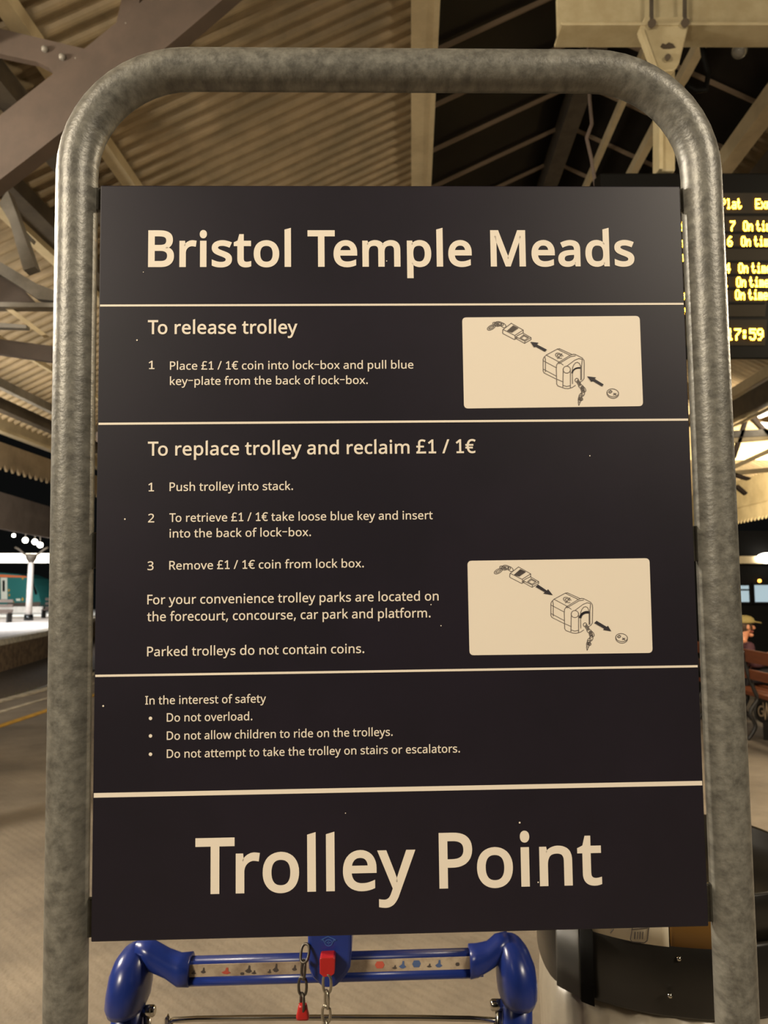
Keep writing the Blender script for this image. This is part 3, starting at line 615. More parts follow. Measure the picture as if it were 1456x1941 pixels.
'q':(615,'442,-11 443,31 447,72 441,72 424,50 403,31 377,14 348,1 313,-7 273,-10 236,-7 201,1 170,15 141,34 115,59 94,90 77,126 65,168 57,215 55,267 58,325 67,376 83,421 104,459 130,490 161,514 196,532 234,542 276,546 315,543 350,535 379,522 404,505 425,485 443,463 447,463 460,536 530,536 530,-240 442,-240;290,63 324,65 354,72 378,83 399,99 415,119 427,144 435,174 441,209 443,248 443,266 442,305 438,340 431,371 421,398 409,420 393,439 373,454 349,465 321,471 288,473 261,471 236,464 215,453 196,437 181,416 168,392 159,365 152,335 147,301 146,265 147,229 152,196 159,166 169,140 181,116 197,97 216,82 238,72 262,65'),
'r':(413,'335,546 367,544 398,540 387,459 358,464 329,466 309,465 289,460 270,453 252,443 235,431 220,416 206,400 195,381 185,360 179,337 174,312 173,286 173,0 85,0 85,536 157,536 167,438 171,438 183,457 197,476 212,492 229,508 247,521 267,531 288,540 311,544'),
's':(479,'434,148 431,115 422,86 408,61 388,40 364,22 334,8 300,-2 262,-8 220,-10 184,-9 152,-6 123,-1 98,6 74,14 52,24 52,104 75,94 101,84 129,74 160,67 191,62 222,61 263,63 295,71 319,82 336,98 346,118 349,140 348,153 344,165 338,176 329,187 316,197 298,208 277,219 250,231 217,244 184,257 154,271 128,284 105,298 86,314 71,332 60,352 53,376 51,404 53,430 60,453 71,474 87,493 106,509 130,522 156,533 186,540 217,545 252,546 284,545 314,542 343,536 371,529 398,521 423,510 393,440 370,449 346,457 322,464 297,470 272,473 246,474 213,472 185,466 163,456 148,443 138,428 135,409 136,395 141,383 148,371 159,361 173,351 191,341 214,331 241,319 273,307 305,294 334,281 360,268 382,254 400,238 415,219 426,199 432,175'),
't':(361,'264,62 277,62 291,64 305,65 339,73 339,6 328,2 315,-2 299,-5 282,-8 265,-9 249,-10 222,-8 196,-4 171,4 149,17 130,33 114,55 102,82 94,116 92,156 92,468 16,468 16,510 93,545 128,659 180,659 180,536 335,536 335,468 180,468 180,158 183,128 190,104 203,85 221,72 241,65'),
'u':(618,'533,536 533,0 461,0 448,71 444,71 432,53 417,38 400,25 381,14 362,5 341,-1 319,-6 297,-9 274,-10 234,-8 198,-1 167,10 140,27 118,48 101,74 89,105 81,142 79,185 79,536 168,536 168,191 171,152 181,120 197,95 210,83 225,75 243,68 264,64 287,63 324,65 356,73 381,85 402,103 419,125 430,151 439,183 443,218 445,257 445,536'),
'v':(508,'203,0 0,536 94,536 208,220 225,171 241,119 251,78 255,78 266,120 283,172 300,220 414,536 508,536 304,0'),
'w':(786,'431,303 419,344 408,383 400,418 394,445 390,445 384,418 376,383 366,343 354,302 258,1 158,1 11,537 102,537 176,251 191,192 203,136 211,91 215,91 222,121 230,159 240,199 251,235 346,537 442,537 534,235 548,186 562,135 570,92 574,92 581,134 594,190 610,251 685,537 775,537 626,1 523,1'),
'x':(529,'212,274 27,536 127,536 265,334 402,536 501,536 316,274 511,0 411,0 265,214 117,0 18,0'),
'y':(510,'1,536 95,536 211,231 229,179 245,130 256,85 260,85 279,150 306,232 415,536 510,536 279,-74 266,-106 251,-135 234,-161 216,-185 196,-204 172,-219 146,-231 117,-238 84,-240 42,-237 11,-232 11,-162 37,-166 70,-168 90,-167 108,-163 123,-156 138,-148 151,-137 162,-123 172,-108 181,-91 189,-73 217,-2'),
'£':(572,'334,723 369,722 402,718 433,711 461,702 487,693 511,682 480,612 459,621 437,630 413,638 389,645 363,649 336,650 301,647 272,637 249,620 238,607 230,591 224,572 220,550 219,525 219,386 423,386 423,320 219,320 219,216 218,191 215,169 209,149 202,133 194,119 184,107 174,97 163,88 151,80 535,80 535,0 32,0 32,74 51,80 68,88 83,97 97,110 108,125 118,142 125,163 130,187 131,215 131,320 35,320 35,386 131,386 131,534 134,572 142,606 156,636 175,662 199,683 227,700 259,713 295,720'),
'€':(572,'380,723 413,722 444,718 474,712 503,703 531,692 559,677 522,605 502,615 480,624 456,633 431,640 406,645 380,646 356,645 333,641 312,635 292,625 274,614 257,599 243,582 229,562 217,539 207,514 198,486 191,455 435,455 435,390 184,390 183,371 183,352 183,333 184,311 405,311 405,246 192,246 201,210 214,178 229,150 247,125 269,105 294,89 322,77 354,70 388,68 414,69 440,72 466,77 492,84 515,92 537,100 537,22 516,14 493,6 468,0 442,-6 414,-9 383,-10 332,-7 286,4 245,21 209,45 179,74 153,109 132,150 115,196 103,246 23,246 23,311 95,311 94,331 94,352 94,373 95,390 23,390 23,455 102,455 113,507 129,555 150,597 176,634 207,665 243,690 284,708 330,719')}

# ------------------------------------------------------------------ the sign
BW, BH = 0.60, 0.749
rx, ry, rz = (math.radians(a) for a in (-3.80201947, -1.57022534, -0.69785279))
Rcv = Matrix.Rotation(rz, 3, 'Z') @ Matrix.Rotation(rx, 3, 'X') @ Matrix.Rotation(ry, 3, 'Y')
tcv = Vector((0.02346471, 0.06001912, 1.28464172)) * BW
W3 = Matrix(((1, 0, 0), (0, _sp, _cp), (0, -_cp, _sp)))      # camera axes (right, down, forward) in the world
R3 = W3 @ Rcv @ Matrix(((1,0,0),(0,-1,0),(0,0,-1)))
SG = Matrix.Translation(EYE + W3 @ tcv) @ R3.to_4x4()       # board-centre frame: x right, y up, z towards the viewer
SGi = SG.inverted(); SN = R3 @ Vector((0, 0, 1)); SP = SG.translation
def B(px, py):
    q = SGi @ on_plane(px, py, SP, SN); return Vector((q.x, q.y, 0))
LEG = SP.z / R3[2][1]
def BL(y): return SG @ Vector((0, y, 0))
sign = thing('trolley_sign', 'dark navy luggage trolley instruction board held in a bent galvanised tube frame', 'sign', (0,0,0), mat4=SG @ Matrix.Translation((0, -LEG, 0)))
TR = 0.0205
TZ = -0.006
def B2(px, py):
    q = SGi @ on_plane(px, py, SP + SN * TZ, SN); return Vector((q.x, q.y, 0))
pl1, pl2, pr1, pr2, ptp = B2(144.8, 440), B2(124, 1920), B2(1333.5, 440), B2(1397, 1920), B2(720, 134)
def leg_x(a, b, y): return a.x + (b.x - a.x) * (y - a.y) / (b.y - a.y)
yt = ptp.y; rad = .114
xL, xR = leg_x(pl1, pl2, yt - rad), leg_x(pr1, pr2, yt - rad)
path = [Vector((leg_x(pl1, pl2, -LEG), -LEG + .002, TZ)), Vector((leg_x(pl1, pl2, -.5), -.5, TZ))]
for k in range(13):
    a = math.pi - k / 12 * math.pi / 2
    path.append(Vector((xL + rad + rad * math.cos(a), yt - rad + rad * math.sin(a), TZ)))
for k in range(13):
    a = math.pi / 2 - k / 12 * math.pi / 2
    path.append(Vector((xR - rad + rad * math.cos(a), yt - rad + rad * math.sin(a), TZ)))
path += [Vector((leg_x(pr1, pr2, -.5), -.5, TZ)), Vector((leg_x(pr1, pr2, -LEG), -LEG + .002, TZ))]
MB().tube(path, TR, 28).build('tube_frame', GALV, sign, T=SG)
panel = MB().prism([(-BW/2,-BH/2,0),(BW/2,-BH/2,0),(BW/2,BH/2,0),(-BW/2,BH/2,0)], (0,0,-.004)).build('sign_panel', NAVY, sign, T=SG)
bevel(panel, .0012, 2)
for y in (BH/2 - .0, B(1310,1030).y, B(170,1745).y):
    for s, (a, b) in ((-1, (pl1, pl2)), (1, (pr1, pr2))):
        xe = leg_x(a, b, y) - s * (TR - .006); hh = .018 if y < .3 else .012
        yy = y - (.0 if y < .3 else .012)
        xi = s * (BW/2 - .014)
        o = MB().box((min(xi, xe), yy - hh, TZ - .005), (max(xi, xe), yy + hh, -.0042)).build('mounting_tab', BRK, sign, T=SG); bevel(o, .001)
GLY = {}
def contour(ch):
    """outlines of a letter, as drawn on the sign: x-height lowered, ascenders cut on a slant, 1 with a foot"""
    if ch in GLY: return GLY[ch]
    if ch == '-': r = (500, [], [[(55,352),(445,352),(445,416),(55,416)]])
    elif ch == '\u2022': r = (380, [], [[(190+105*math.cos(k*math.pi/8), 260+105*math.sin(k*math.pi/8)) for k in range(16)]])
    elif ch in GLYPHS:
        adv, s = GLYPHS[ch]
        cs = [[tuple(float(t) for t in p.split(',')) for p in c.split(' ')] for c in s.split(';')] if s else []
        if ch.islower():
            def f(y): return y * .925 if 0 < y <= 536 else (496 + (y - 536) * 1.115 if y > 536 else y)
            out = []
            for c in cs:
                ups = [x for x, y in c if y > 700]; xc = sum(ups) / len(ups) if ups else 0
                out.append([(x, f(y) + ((x - xc) * .26 if (y > 755 and ch in 'lbdhk') else 0)) for x, y in c])
            cs = out
        ex = []
        if ch == '1': ex = [[(120,0),(500,0),(500,72),(120,72)]]
        r = (adv, cs, ex)
    else: raise KeyError(ch)
    GLY[ch] = r; return r
KERN = {'To':-70,'Tr':-60,'Te':-70,'Pa':-15,'Po':-20,'Fo':-30,'ro':-8,'ey':-12}
def outer_sign(c):
    A = sum(a[0] * b[1] - b[0] * a[1] for a, b in zip(c, c[1:] + c[:1]))
    return 1 if A > 0 else -1
def ring(mb, c, w, xf, solid=False):
    n = len(c); a2 = []
    P = [Vector(p) for p in c]
    for i in range(n):
        d1 = (P[i] - P[i-1]); d2 = (P[(i+1) % n] - P[i])
        if d1.length < 1e-6 or d2.length < 1e-6: a2.append(Vector((0, 0))); continue
        d1.normalize(); d2.normalize()
        n1, n2 = Vector((d1.y, -d1.x)), Vector((d2.y, -d2.x)); m = n1 + n2
        if m.length < .2: m = n1
        else: m = m / max(m.dot(n1), .55)
        a2.append(m * w)
    sg = outer_sign(c) if solid else 1
    vs = [xf(p) for p in P] + [xf(p + q * sg) for p, q in zip(P, a2)]
    mb.add(vs, [(i, (i+1) % n, n + (i+1) % n, n + i) for i in range(n)])
def text(mb, s, x0, x1, y, cap, wgt, z=.0004, frame=None):
    """s between x0 and x1 on the baseline y, cap = capital height, wgt = stroke thickening in 1/1000 em"""
    xs = []; x = 0
    for i, ch in enumerate(s):
        xs.append(x); x += contour(ch)[0] + KERN.get(s[i:i+2], 0) + wgt * 1.0
    lo = min(p[0] for c in contour(s[0])[1] + contour(s[0])[2] for p in c) - wgt
    hi = xs[-1] + max(p[0] for c in contour(s[-1])[1] + contour(s[-1])[2] for p in c) + wgt
    k = cap / 714; kx = (x1 - x0) / (hi - lo); sh = (714 - 2 * wgt) / 714
    fr_ = frame or (lambda a, b: Vector((a, b, z)))
    for ch, ox in zip(s, xs):
        adv, cs, ex = contour(ch)
        xf = lambda p: fr_(x0 + (p[0] + ox - lo) * kx, y + (p[1] * sh + wgt) * k)
        if cs:
            big0 = max(cs, key=lambda c: abs(sum(a[0]*b[1]-b[0]*a[1] for a, b in zip(c, c[1:]+c[:1]))))
            so = outer_sign(big0); outs = [c for c in cs if outer_sign(c) == so]; ins = [c for c in cs if outer_sign(c) != so]
            for oc in outs:
                bx0, bx1, by0, by1 = min(p[0] for p in oc), max(p[0] for p in oc), min(p[1] for p in oc), max(p[1] for p in oc)
                grp = [oc] + [c for c in ins if bx0 <= c[0][0] <= bx1 and by0 <= c[0][1] <= by1]
                V3 = [[Vector((p[0], p[1], 0)) for p in c] for c in grp]; flat = [p for c in V3 for p in c]
                mb.add([xf(p) for p in flat], [tuple(t) for t in tessellate_polygon(V3)])
            if wgt:
                big = max(cs, key=lambda c: abs(sum(a[0]*b[1]-b[0]*a[1] for a, b in zip(c, c[1:]+c[:1]))))
                flip = outer_sign(big)
                for c in cs: ring(mb, c, wgt * flip, xf)
        for c in ex:
            lift = (lambda p: xf(p) + Vector((0, 0, .00008))) if frame is None else xf
            mb.add([lift(p) for p in c], [tuple(range(len(c)))])
            if wgt: ring(mb, c, wgt, lift, True)
def line_text(mb, s, px0, px1, by0, by1, cap, wgt):
    a, b = B(px0, by0), B(px1, by1); y = (a.y + b.y) / 2
    c = B((px0+px1)/2, (by0+by1)/2 - cap).y - B((px0+px1)/2, (by0+by1)/2).y
    text(mb, s, a.x, b.x, y, c, wgt)
tx = MB(); line_text(tx, 'Bristol Temple Meads', 280.8, 1203, 506, 506, 69.5, 25); tx.build('station_name_lettering', CREAM, panel, T=SG)
tx = MB(); line_text(tx, 'Trolley Point', 370.2, 1141.5, 1695.8, 1676.5, 106, 19); tx.build('trolley_point_lettering', CREAM, panel, T=SG)
def one(name, *a):
    t_ = MB(); line_text(t_, *a); t_.build(name, CREAM, panel, T=SG)
one('heading_lettering', 'To release trolley', 280.4, 563.8, 633.2, 633, 26.6, 17)
one('heading_lettering', 'To replace trolley and reclaim \u00a31 / 1\u20ac', 280.4, 901.9, 863, 859.9, 26.6, 15)
for a in (('1', 282, 293.2, 699.8, 699.8, 15.8), ('Place \u00a31 / 1\u20ac coin into lock-box and pull blue', 322.3, 783.8, 700.3, 699.6, 15.8), ('key-plate from the back of lock-box.', 322.3, 697.3, 729.2, 728.8, 15.8),
    ('1', 281.4, 292.2, 931.6, 931.4, 16.4), ('Push trolley into stack.', 321.6, 555.6, 931, 928.8, 16.4),
    ('2', 280.9, 292.6, 990.4, 990.3, 16.4), ('To retrieve \u00a31 / 1\u20ac take loose blue key and insert', 321.2, 820.3, 989.6, 984.1, 16.4), ('into the back of lock-box.', 321.6, 589.6, 1019, 1016.3, 16.4),
    ('3', 279.8, 291.3, 1080.8, 1080.6, 16.6), ('Remove \u00a31 / 1\u20ac coin from lock box.', 321, 689.8, 1080, 1075.4, 16.6),
    ('For your convenience trolley parks are located on', 279.4, 831.5, 1147, 1136.8, 18.2), ('the forecourt, concourse, car park and platform.', 279, 816.2, 1178.9, 1169, 18.2),
    ('Parked trolleys do not contain coins.', 279, 690.6, 1245, 1236.8, 18.2),
    ('In the interest of safety', 275.4, 504.4, 1335, 1332, 16.2), ('Do not overload.', 316.3, 478.5, 1368, 1365, 16.2),
    ('Do not allow children to ride on the trolleys.', 316.3, 744.4, 1403, 1394, 16.2), ('Do not attempt to take the trolley on stairs or escalators.', 316.3, 871.9, 1437.4, 1425.4, 16.2)):
    one('instruction_lettering', *a, 9)
for y in (1361.5, 1394.8, 1429.5):
    c = B(285.5, y); tx = MB(); tx.add([c + Vector((.0017*math.cos(k*math.pi/8), .0017*math.sin(k*math.pi/8), .0004)) for k in range(16)], [tuple(range(16))]); tx.build('bullet_point', CREAM, panel, T=SG)
for (l, r, t) in ((579, 576.5, 4), (803, 796, 4.2), (1281, 1263, 4.2), (1508, 1484, 8.4)):
    y = (B(185, l).y + B(1305, r).y) / 2; h = t / 1140 * BW / 2
    MB().add([(-BW/2+.0012, y-h, .0004), (BW/2-.0012, y-h, .0004), (BW/2-.0012, y+h, .0004), (-BW/2+.0012, y+h, .0004)], [(0,1,2,3)]).build('divider_line', CREAM, panel, T=SG)
tx = MB()
for x, y, r in ((260,645,1.6),(237,984,1.6),(985,1559,1.8),(1118,864,1.2),(817,1146,1.2),(836,1186,1.1),(655,1541,1),(1020,1672,1.4),(196,1338,1.8),(272,516,.9),(733,495,1.2)):
    c = B(x, y); r *= .00052; tx = MB(); tx.add([c + Vector((r*math.cos(k*math.pi/4), r*math.sin(k*math.pi/4), .0005)) for k in range(8)], [tuple(range(8))]); tx.build('paint_fleck', CREAM, panel, T=SG)

def rrect(c, r=.0045, n=6):
    """rounded outline through four board corners"""
    out = []
    for i in range(4):
        p, a, b = c[i], c[i-1], c[(i+1) % 4]
        da, db_ = (a - p).normalized(), (b - p).normalized()
        q0, q1 = p + da * r, p + db_ * r
        for k in range(n + 1):
            t = k / n; out.append(q0 * (1-t)**2 + p * 2*t*(1-t) + q1 * t*t)
    return out
def stroke(mb, pts, wd, z):
    P = [Vector((p.x, p.y, z)) for p in pts]
    for p, q in zip(P, P[1:]):
        d = q - p
        if d.length < 1e-7: continue
        d.normalize(); n = Vector((-d.y, d.x, 0)) * wd / 2; e = d * wd * .3
        mb.add([p - e - n, q + e - n, q + e + n, p - e + n], [(0,1,2,3)])
def ell(cx, cy, a, b, rot, n=18, t0=0, t1=360):
    r = math.radians(rot); o = []
    for k in range(n + 1):
        t = math.radians(t0 + (t1 - t0) * k / n); x, y = a*math.cos(t), b*math.sin(t)
        o.append((cx + x*math.cos(r) - y*math.sin(r), cy + x*math.sin(r) + y*math.cos(r)))
    return o
DIA = [ell(285,163,32,15,-28), ell(285,163,20,6,-28), ell(320,140,26,13,20), ell(320,140,15,5,20), ell(345,136,30,15,15), ell(345,136,18,7,15), ell(374,148,22,14,40),
 [(372,178),(432,132),(520,182),(458,222),(372,178)], [(370,180),(368,203),(372,209),(455,252),(460,250),(460,222)], [(460,250),(474,241)], [(520,182),(520,206)],
 [(466,232),(533,264),(578,238),(518,203),(480,222),(466,232)], [(466,232),(468,245),(530,280),(578,252),(578,238)], [(533,264),(531,280)], [(497,239),(523,217),(560,237),(531,257),(497,239)], [(506,240),(526,225),(552,239)],
 [(672,384),(690,366),(772,322),(788,320),(880,362)], [(672,384),(667,400),(667,484),(674,498),(765,544)], [(690,366),(700,372),(790,420)], [(680,380),(684,400),(684,490)], [(667,408),(690,420),(765,460)], [(668,470),(765,522)], [(772,322),(786,330),(866,368)],
 [(766,440),(778,422),(870,366),(890,360),(905,362),(955,388),(968,405),(970,430),(968,540),(956,556),(930,572)], [(766,440),(764,470),(767,580),(776,594),(826,612),(850,614),(880,606),(905,590)],
 [(778,422),(800,428),(815,440)], [(782,430),(870,378),(905,372)], [(815,470),(812,602)], [(868,478),(868,610)], ell(841,474,27,26,0,16,0,360), [(841,448),(900,404),(930,392),(955,398)], [(770,545),(815,565)], [(815,590),(840,598),(868,592)],
 [(884,578),(882,480),(884,460),(892,440),(905,424),(920,420),(934,428),(942,445),(944,470),(944,552)], [(955,400),(950,450),(950,548)],
 ell(915,552,13,14,0), ell(930,572,22,11,62), ell(930,572,12,4,62), ell(946,598,20,13,35), ell(957,620,24,12,75), ell(957,620,14,5,75), ell(966,618,22,12,60), ell(960,648,22,12,100), ell(945,665,18,12,120), ell(938,690,24,12,100), ell(938,690,12,5,100), [(925,712),(930,738),(942,708)], ell(948,690,12,10,60),
 ell(1180,645,43,29,8), ell(1180,651,43,34,10,16,0,185), ell(786,372,30,17,25,16,30,330), ell(786,372,16,9,25,14,60,360), [(772,394),(806,356)]]
HATCH = [(404,190),(447,152),(480,168),(436,198)]
SLOT = ell(930,505,50,44,0,12,188,282)
COINM = [[(1152,636),(1164,628),(1174,634)],[(1150,640),(1160,646),(1172,640)],[(1186,660),(1204,650)],[(1188,648),(1204,662)]]
def diagram(corners, org, affine, arrows, mat_line, wd, name):
    C = [B(x, y) for x, y in corners]
    MB().add([Vector((p.x, p.y, .0004)) for p in rrect(C)], [tuple(range(28))]).build(name, CREAM, panel, T=SG)
    def Z(p): return B(org[0] + (p[0]*affine[0] + affine[2]) / 3.8316, org[1] + (p[1]*affine[1] + affine[3]) / 3.8316)
    for nm, ls in (('key_drawing', DIA[:15]), ('lock_box_drawing', DIA[15:30] + DIA[44:]), ('chain_drawing', DIA[30:42]), ('coin_drawing', DIA[42:44])):
        mb = MB()
        for l in ls: stroke(mb, [Z(p) for p in l], wd, .0007)
        if nm == 'coin_drawing':
            for l in COINM: stroke(mb, [Z(p) for p in l], wd * 1.6, .0007)
        mb.build(nm, mat_line, panel, T=SG)
    mb = MB()
    for i in range(9):
        t = i / 8; a = Vector(HATCH[0]).lerp(Vector(HATCH[3]), t); b = Vector(HATCH[1]).lerp(Vector(HATCH[2]), t)
        stroke(mb, [Z(a), Z(b)], .0012, .0007)
    mb.build('key_hatching', mat_line, panel, T=SG)
    mb = MB(); stroke(mb, [Z(p) for p in SLOT], .0024 if wd < .0006 else .0014, .0008); mb.build('coin_slot_drawing', INK, panel, T=SG)
    for a in arrows:
        P = [B(org[0] + p[0] / 3.8316, org[1] + p[1] / 3.8316) + Vector((0,0,.0009)) for p in a]
        mb = MB(); mb.add(P, [tuple(t) for t in tessellate_polygon([P])]); mb.build('arrow', INK, panel, T=SG)
diagram([(876,602),(1212.5,599),(1219,770),(879.5,774.5)], (860,580), (.985,.985,-8,-4),
   [[(556,262),(614,268),(604,281),(676,318),(662,334),(592,296),(583,303)], [(968,512),(1032,520),(1022,530),(1087,570),(1076,586),(1008,546),(998,553)]], LINE, .0007, 'release_diagram_plate')
diagram([(886,1063),(1231,1058),(1237,1237.5),(890,1242)], (870,1040), (1,1,0,0),
   [[(573,260),(555,277),(622,316),(612,325),(680,337),(646,294),(638,304)], [(998,523),(981,540),(1053,581),(1045,589),(1104,599),(1080,559),(1072,567)]], mat('dark_line_print', lin((84,76,74)), .6), .00052, 'return_diagram_plate')

# ------------------------------------------------------------------ luggage trolley under the sign
YH = 1.25
def smooth_path(P, n=6):
    P = [Vector(p) for p in P]; out = []
    for i in range(len(P) - 1):
        p0, p1, p2, p3 = P[max(i-1,0)], P[i], P[i+1], P[min(i+2,len(P)-1)]
        for k in range(n):
            t = k / n
            out.append(.5*((2*p1) + (p2-p0)*t + (2*p0-5*p1+4*p2-p3)*t*t + (3*p1-p0-3*p2+p3)*t**3))
    return out + [P[-1]]
def oval(c, ax, ay, rx_, ry_, n=18, p=2.0):
    o = []
    for k in range(n):
        t = 2*math.pi*k/n; x, y = math.cos(t), math.sin(t)
        x = math.copysign(abs(x)**(2/p), x); y = math.copysign(abs(y)**(2/p), y)
        o.append(c + ax*rx_*x + ay*ry_*y)
    return o
X3, Y3, Z3 = Vector((1,0,0)), Vector((0,1,0)), Vector((0,0,1))
hc = at(615, 1815, YH)
tro = thing('luggage_trolley', 'blue handled luggage trolley with coin lock parked behind the sign', 'trolley', (hc.x, YH + .3, 0))
PXM = YH / FPX
def pod(pts, nm):
    # pts: (x, y, half width px, half depth m, dY)
    rings = [oval(at(x, y, YH + dy), X3, Y3, hw * PXM, hd, 20, 2.3) for x, y, hw, hd, dy in pts]
    return MB().loft(rings).build(nm, BLUE, tro)
pod([(256,1792,3,.008,.0),(257,1794,12,.02,.0),(255,1801,21,.033,0),(252,1815,28,.043,-.003),(249,1840,34,.05,-.006),(246,1870,36,.053,-.008),(243,1893,35,.052,-.008),(242,1906,31,.047,-.006),(242,1907,24,.036,-.005)], 'corner_moulding')
pod([(966,1776,3,.008,0),(966,1778,12,.02,0),(969,1785,20,.033,0),(973,1800,27,.043,-.003),(977,1825,33,.05,-.006),(979,1855,35,.053,-.008),(980,1876,34,.052,-.008),(980,1890,30,.047,-.006),(980,1891,24,.036,-.005)], 'corner_moulding')
for xa, ya, xb in ((242, 1900, 240), (980, 1885, 985)):
    a = at(xa, ya, YH - .004); b = Vector((a.x, YH + .02, .2))
    o = MB().loft([oval(a, X3, Y3, .0225, .026, 18, 2.6), oval(a.lerp(b, .08), X3, Y3, .0225, .026, 18, 2.6), oval(b, X3, Y3, .0225, .026, 18, 2.6)]).build('upright', BLUE, tro)
# handle: round bar with a raised sticker channel, flared sockets to the mouldings
hl, hr = at(350, 1838, YH), at(900, 1822, YH)
def hp(x, dy): 
    t = (x - 350) / 550; return at(x, 1838 - 16 * t + dy, YH)
for nm, dy, rz_, ry_ in (('handlebar', 0, .0215, .021),):
    MB().loft([oval(hp(335,2), Y3, Z3, .011, .0195, 20, 4), oval(hp(915,2), Y3, Z3, .011, .0195, 20, 4)]).build('handlebar', BLUED, tro)
MB().loft([oval(hp(345,16)+Y3*-.004, Y3, Z3, .0115, .0095, 16), oval(hp(905,16)+Y3*-.004, Y3, Z3, .0115, .0095, 16)]).build('grip_rib', BLUE, tro)
stk = MB().prism([hp(358,-16)+Y3*-.0112, hp(892,-16)+Y3*-.0112, hp(892,7)+Y3*-.0112, hp(358,7)+Y3*-.0112], (0,-.0012,0)).build('handle_sticker', STRIP, tro)
def pict(name, m, items):
    for x, y, w_, h_, kind in items:
        mb = MB()
        P = [hp(x+a*w_, y-3+b*h_) + Y3*-.0126 for a, b in (((-1,0),(-.6,-.8),(.6,-.8),(1,0),(.6,.8),(-.6,.8)) if kind == 'o' else ((-1,.35),(-.2,-.1),(.0,-.9),(.4,-.85),(.45,.1),(.95,.5),(.2,.9),(-.5,.8)))]
        mb.prism(P, (0,-.0004,0)); mb.build(name, m, stk)
pict('red_pictogram', PICT_R, [(720,-3,9,8,'o'),(432,0,9,7,'k')])
pict('blue_pictogram', PICT_B, [(763,-2,7,8,'k'),(789,-3,8,8,'o'),(831,-2,7,8,'k')])
pict('dark_pictogram', PICT_K, [(371,1,5,4,'k'),(389,-2,5,6,'k'),(474,-2,7,8,'k'),(484,4,5,4,'k'),(525,-3,6,9,'k'),(513,3,4,4,'k'),(748,2,5,4,'k'),(813,1,5,4,'k'),(866,0,4,4,'o'),(462,6,4,3,'o'),(560,-2,5,6,'k')])
for pts in (((262,1803,22,.02),(290,1812,24,.021),(318,1826,22,.022),(340,1838,25,.024),(362,1837,26,.025),(363,1837,22,.022)), ((962,1792,22,.02),(940,1800,24,.021),(925,1812,22,.022),(905,1820,25,.024),(890,1822,26,.025),(889,1822,22,.022))):
    MB().loft([oval(at(x, y, YH), Y3, Z3, d, hw*PXM, 18, 2.6) for x, y, hw, d in pts]).build('handle_socket', BLUED if False else BLUE, tro)
# coin lock
YL = YH - .045
lk = [(583,1700),(668,1700),(667,1800),(664,1836),(656,1852),(636,1873),(612,1874),(592,1855),(585,1838),(583,1800)]
o = MB().prism([at(x, y, YL) for x, y in lk], (0,.07,0)).build('coin_lock', BLUE, tro); bevel(o, .006, 3); lock = o
em = MB()
def E(p, wd=.0012):
    P = [at(x, y, YL - .0006) for x, y in p]
    for a, b in zip(P, P[1:]): em.bar(a, b, wd, .0006, up=(0,1,0))
E([(608,1782),(622,1775),(638,1782),(632,1782),(632,1786)]); E([(608,1782),(614,1782),(614,1786)]); E(ell(623,1787,7,6,0,12)); E([(619,1787),(627,1787)]); E([(623,1784),(623,1790)])
em.build('moulded_emblem', BLUEL, lock)
key = [(608,1816),(632,1815),(635,1818),(634,1846),(627,1851),(613,1852),(606,1846),(606,1818)]
o = MB().prism([at(x, y, YL - .022) for x, y in key], (0,.03,0)).build('red_key', RED, tro); bevel(o, .003, 2)
def chain(pts, m, name, ll=.030, wr=.0021, hw=.0062):
    P = [Vector(p) for p in pts]; mb = MB()
    L = [0]
    for a, b in zip(P, P[1:]): L.append(L[-1] + (b - a).length)
    def pos(s):
        for i in range(len(P) - 1):
            if s <= L[i+1] or i == len(P) - 2:
                return P[i].lerp(P[i+1], (s - L[i]) / (L[i+1] - L[i])), (P[i+1] - P[i]).normalized()
    s = ll * .4; k = 0; step = ll - 2 * wr * 1.6
    while s < L[-1]:
        c, d = pos(s); side = d.cross(Y3).normalized()
        if k % 2: side = side * .45 + d.cross(side) * .9; side.normalize()
        else: side = side * .95 + d.cross(side) * .25; side.normalize()
        ring_ = []
        for j in range(16):
            t = 2*math.pi*j/16; x, y = math.cos(t), math.sin(t)
            ring_.append(c + side * hw * math.copysign(abs(x)**.8, x) + d * (ll/2 - wr) * math.copysign(abs(y)**.75, y))
        mb.tube(ring_, wr, 8, closed=True); s += step; k += 1
    return mb.build(name, m, tro)
chain([at(620,1848,YL-.02), at(620,1880,YL-.02), at(618,1941,YL-.01), at(617,2120,YL+.01)], CHAINM, 'chain')
chain([at(580,1790,YL+.0), at(577,1815,YL-.012), at(574,1850,YL-.012), at(573,1906,YL-.01)], CHAIND, 'chain')
o = MB().loft([oval(at(574,1903,YL-.01), X3, Y3, .006, .004, 14, 3), oval(at(574,1908,YL-.01), X3, Y3, .0068, .005, 14, 3), oval(at(574,1926,YL-.01), X3, Y3, .0098, .006, 14, 4), oval(at(574,1931,YL-.01), X3, Y3, .009, .0055, 14, 4)]).build('red_key', RED, tro)
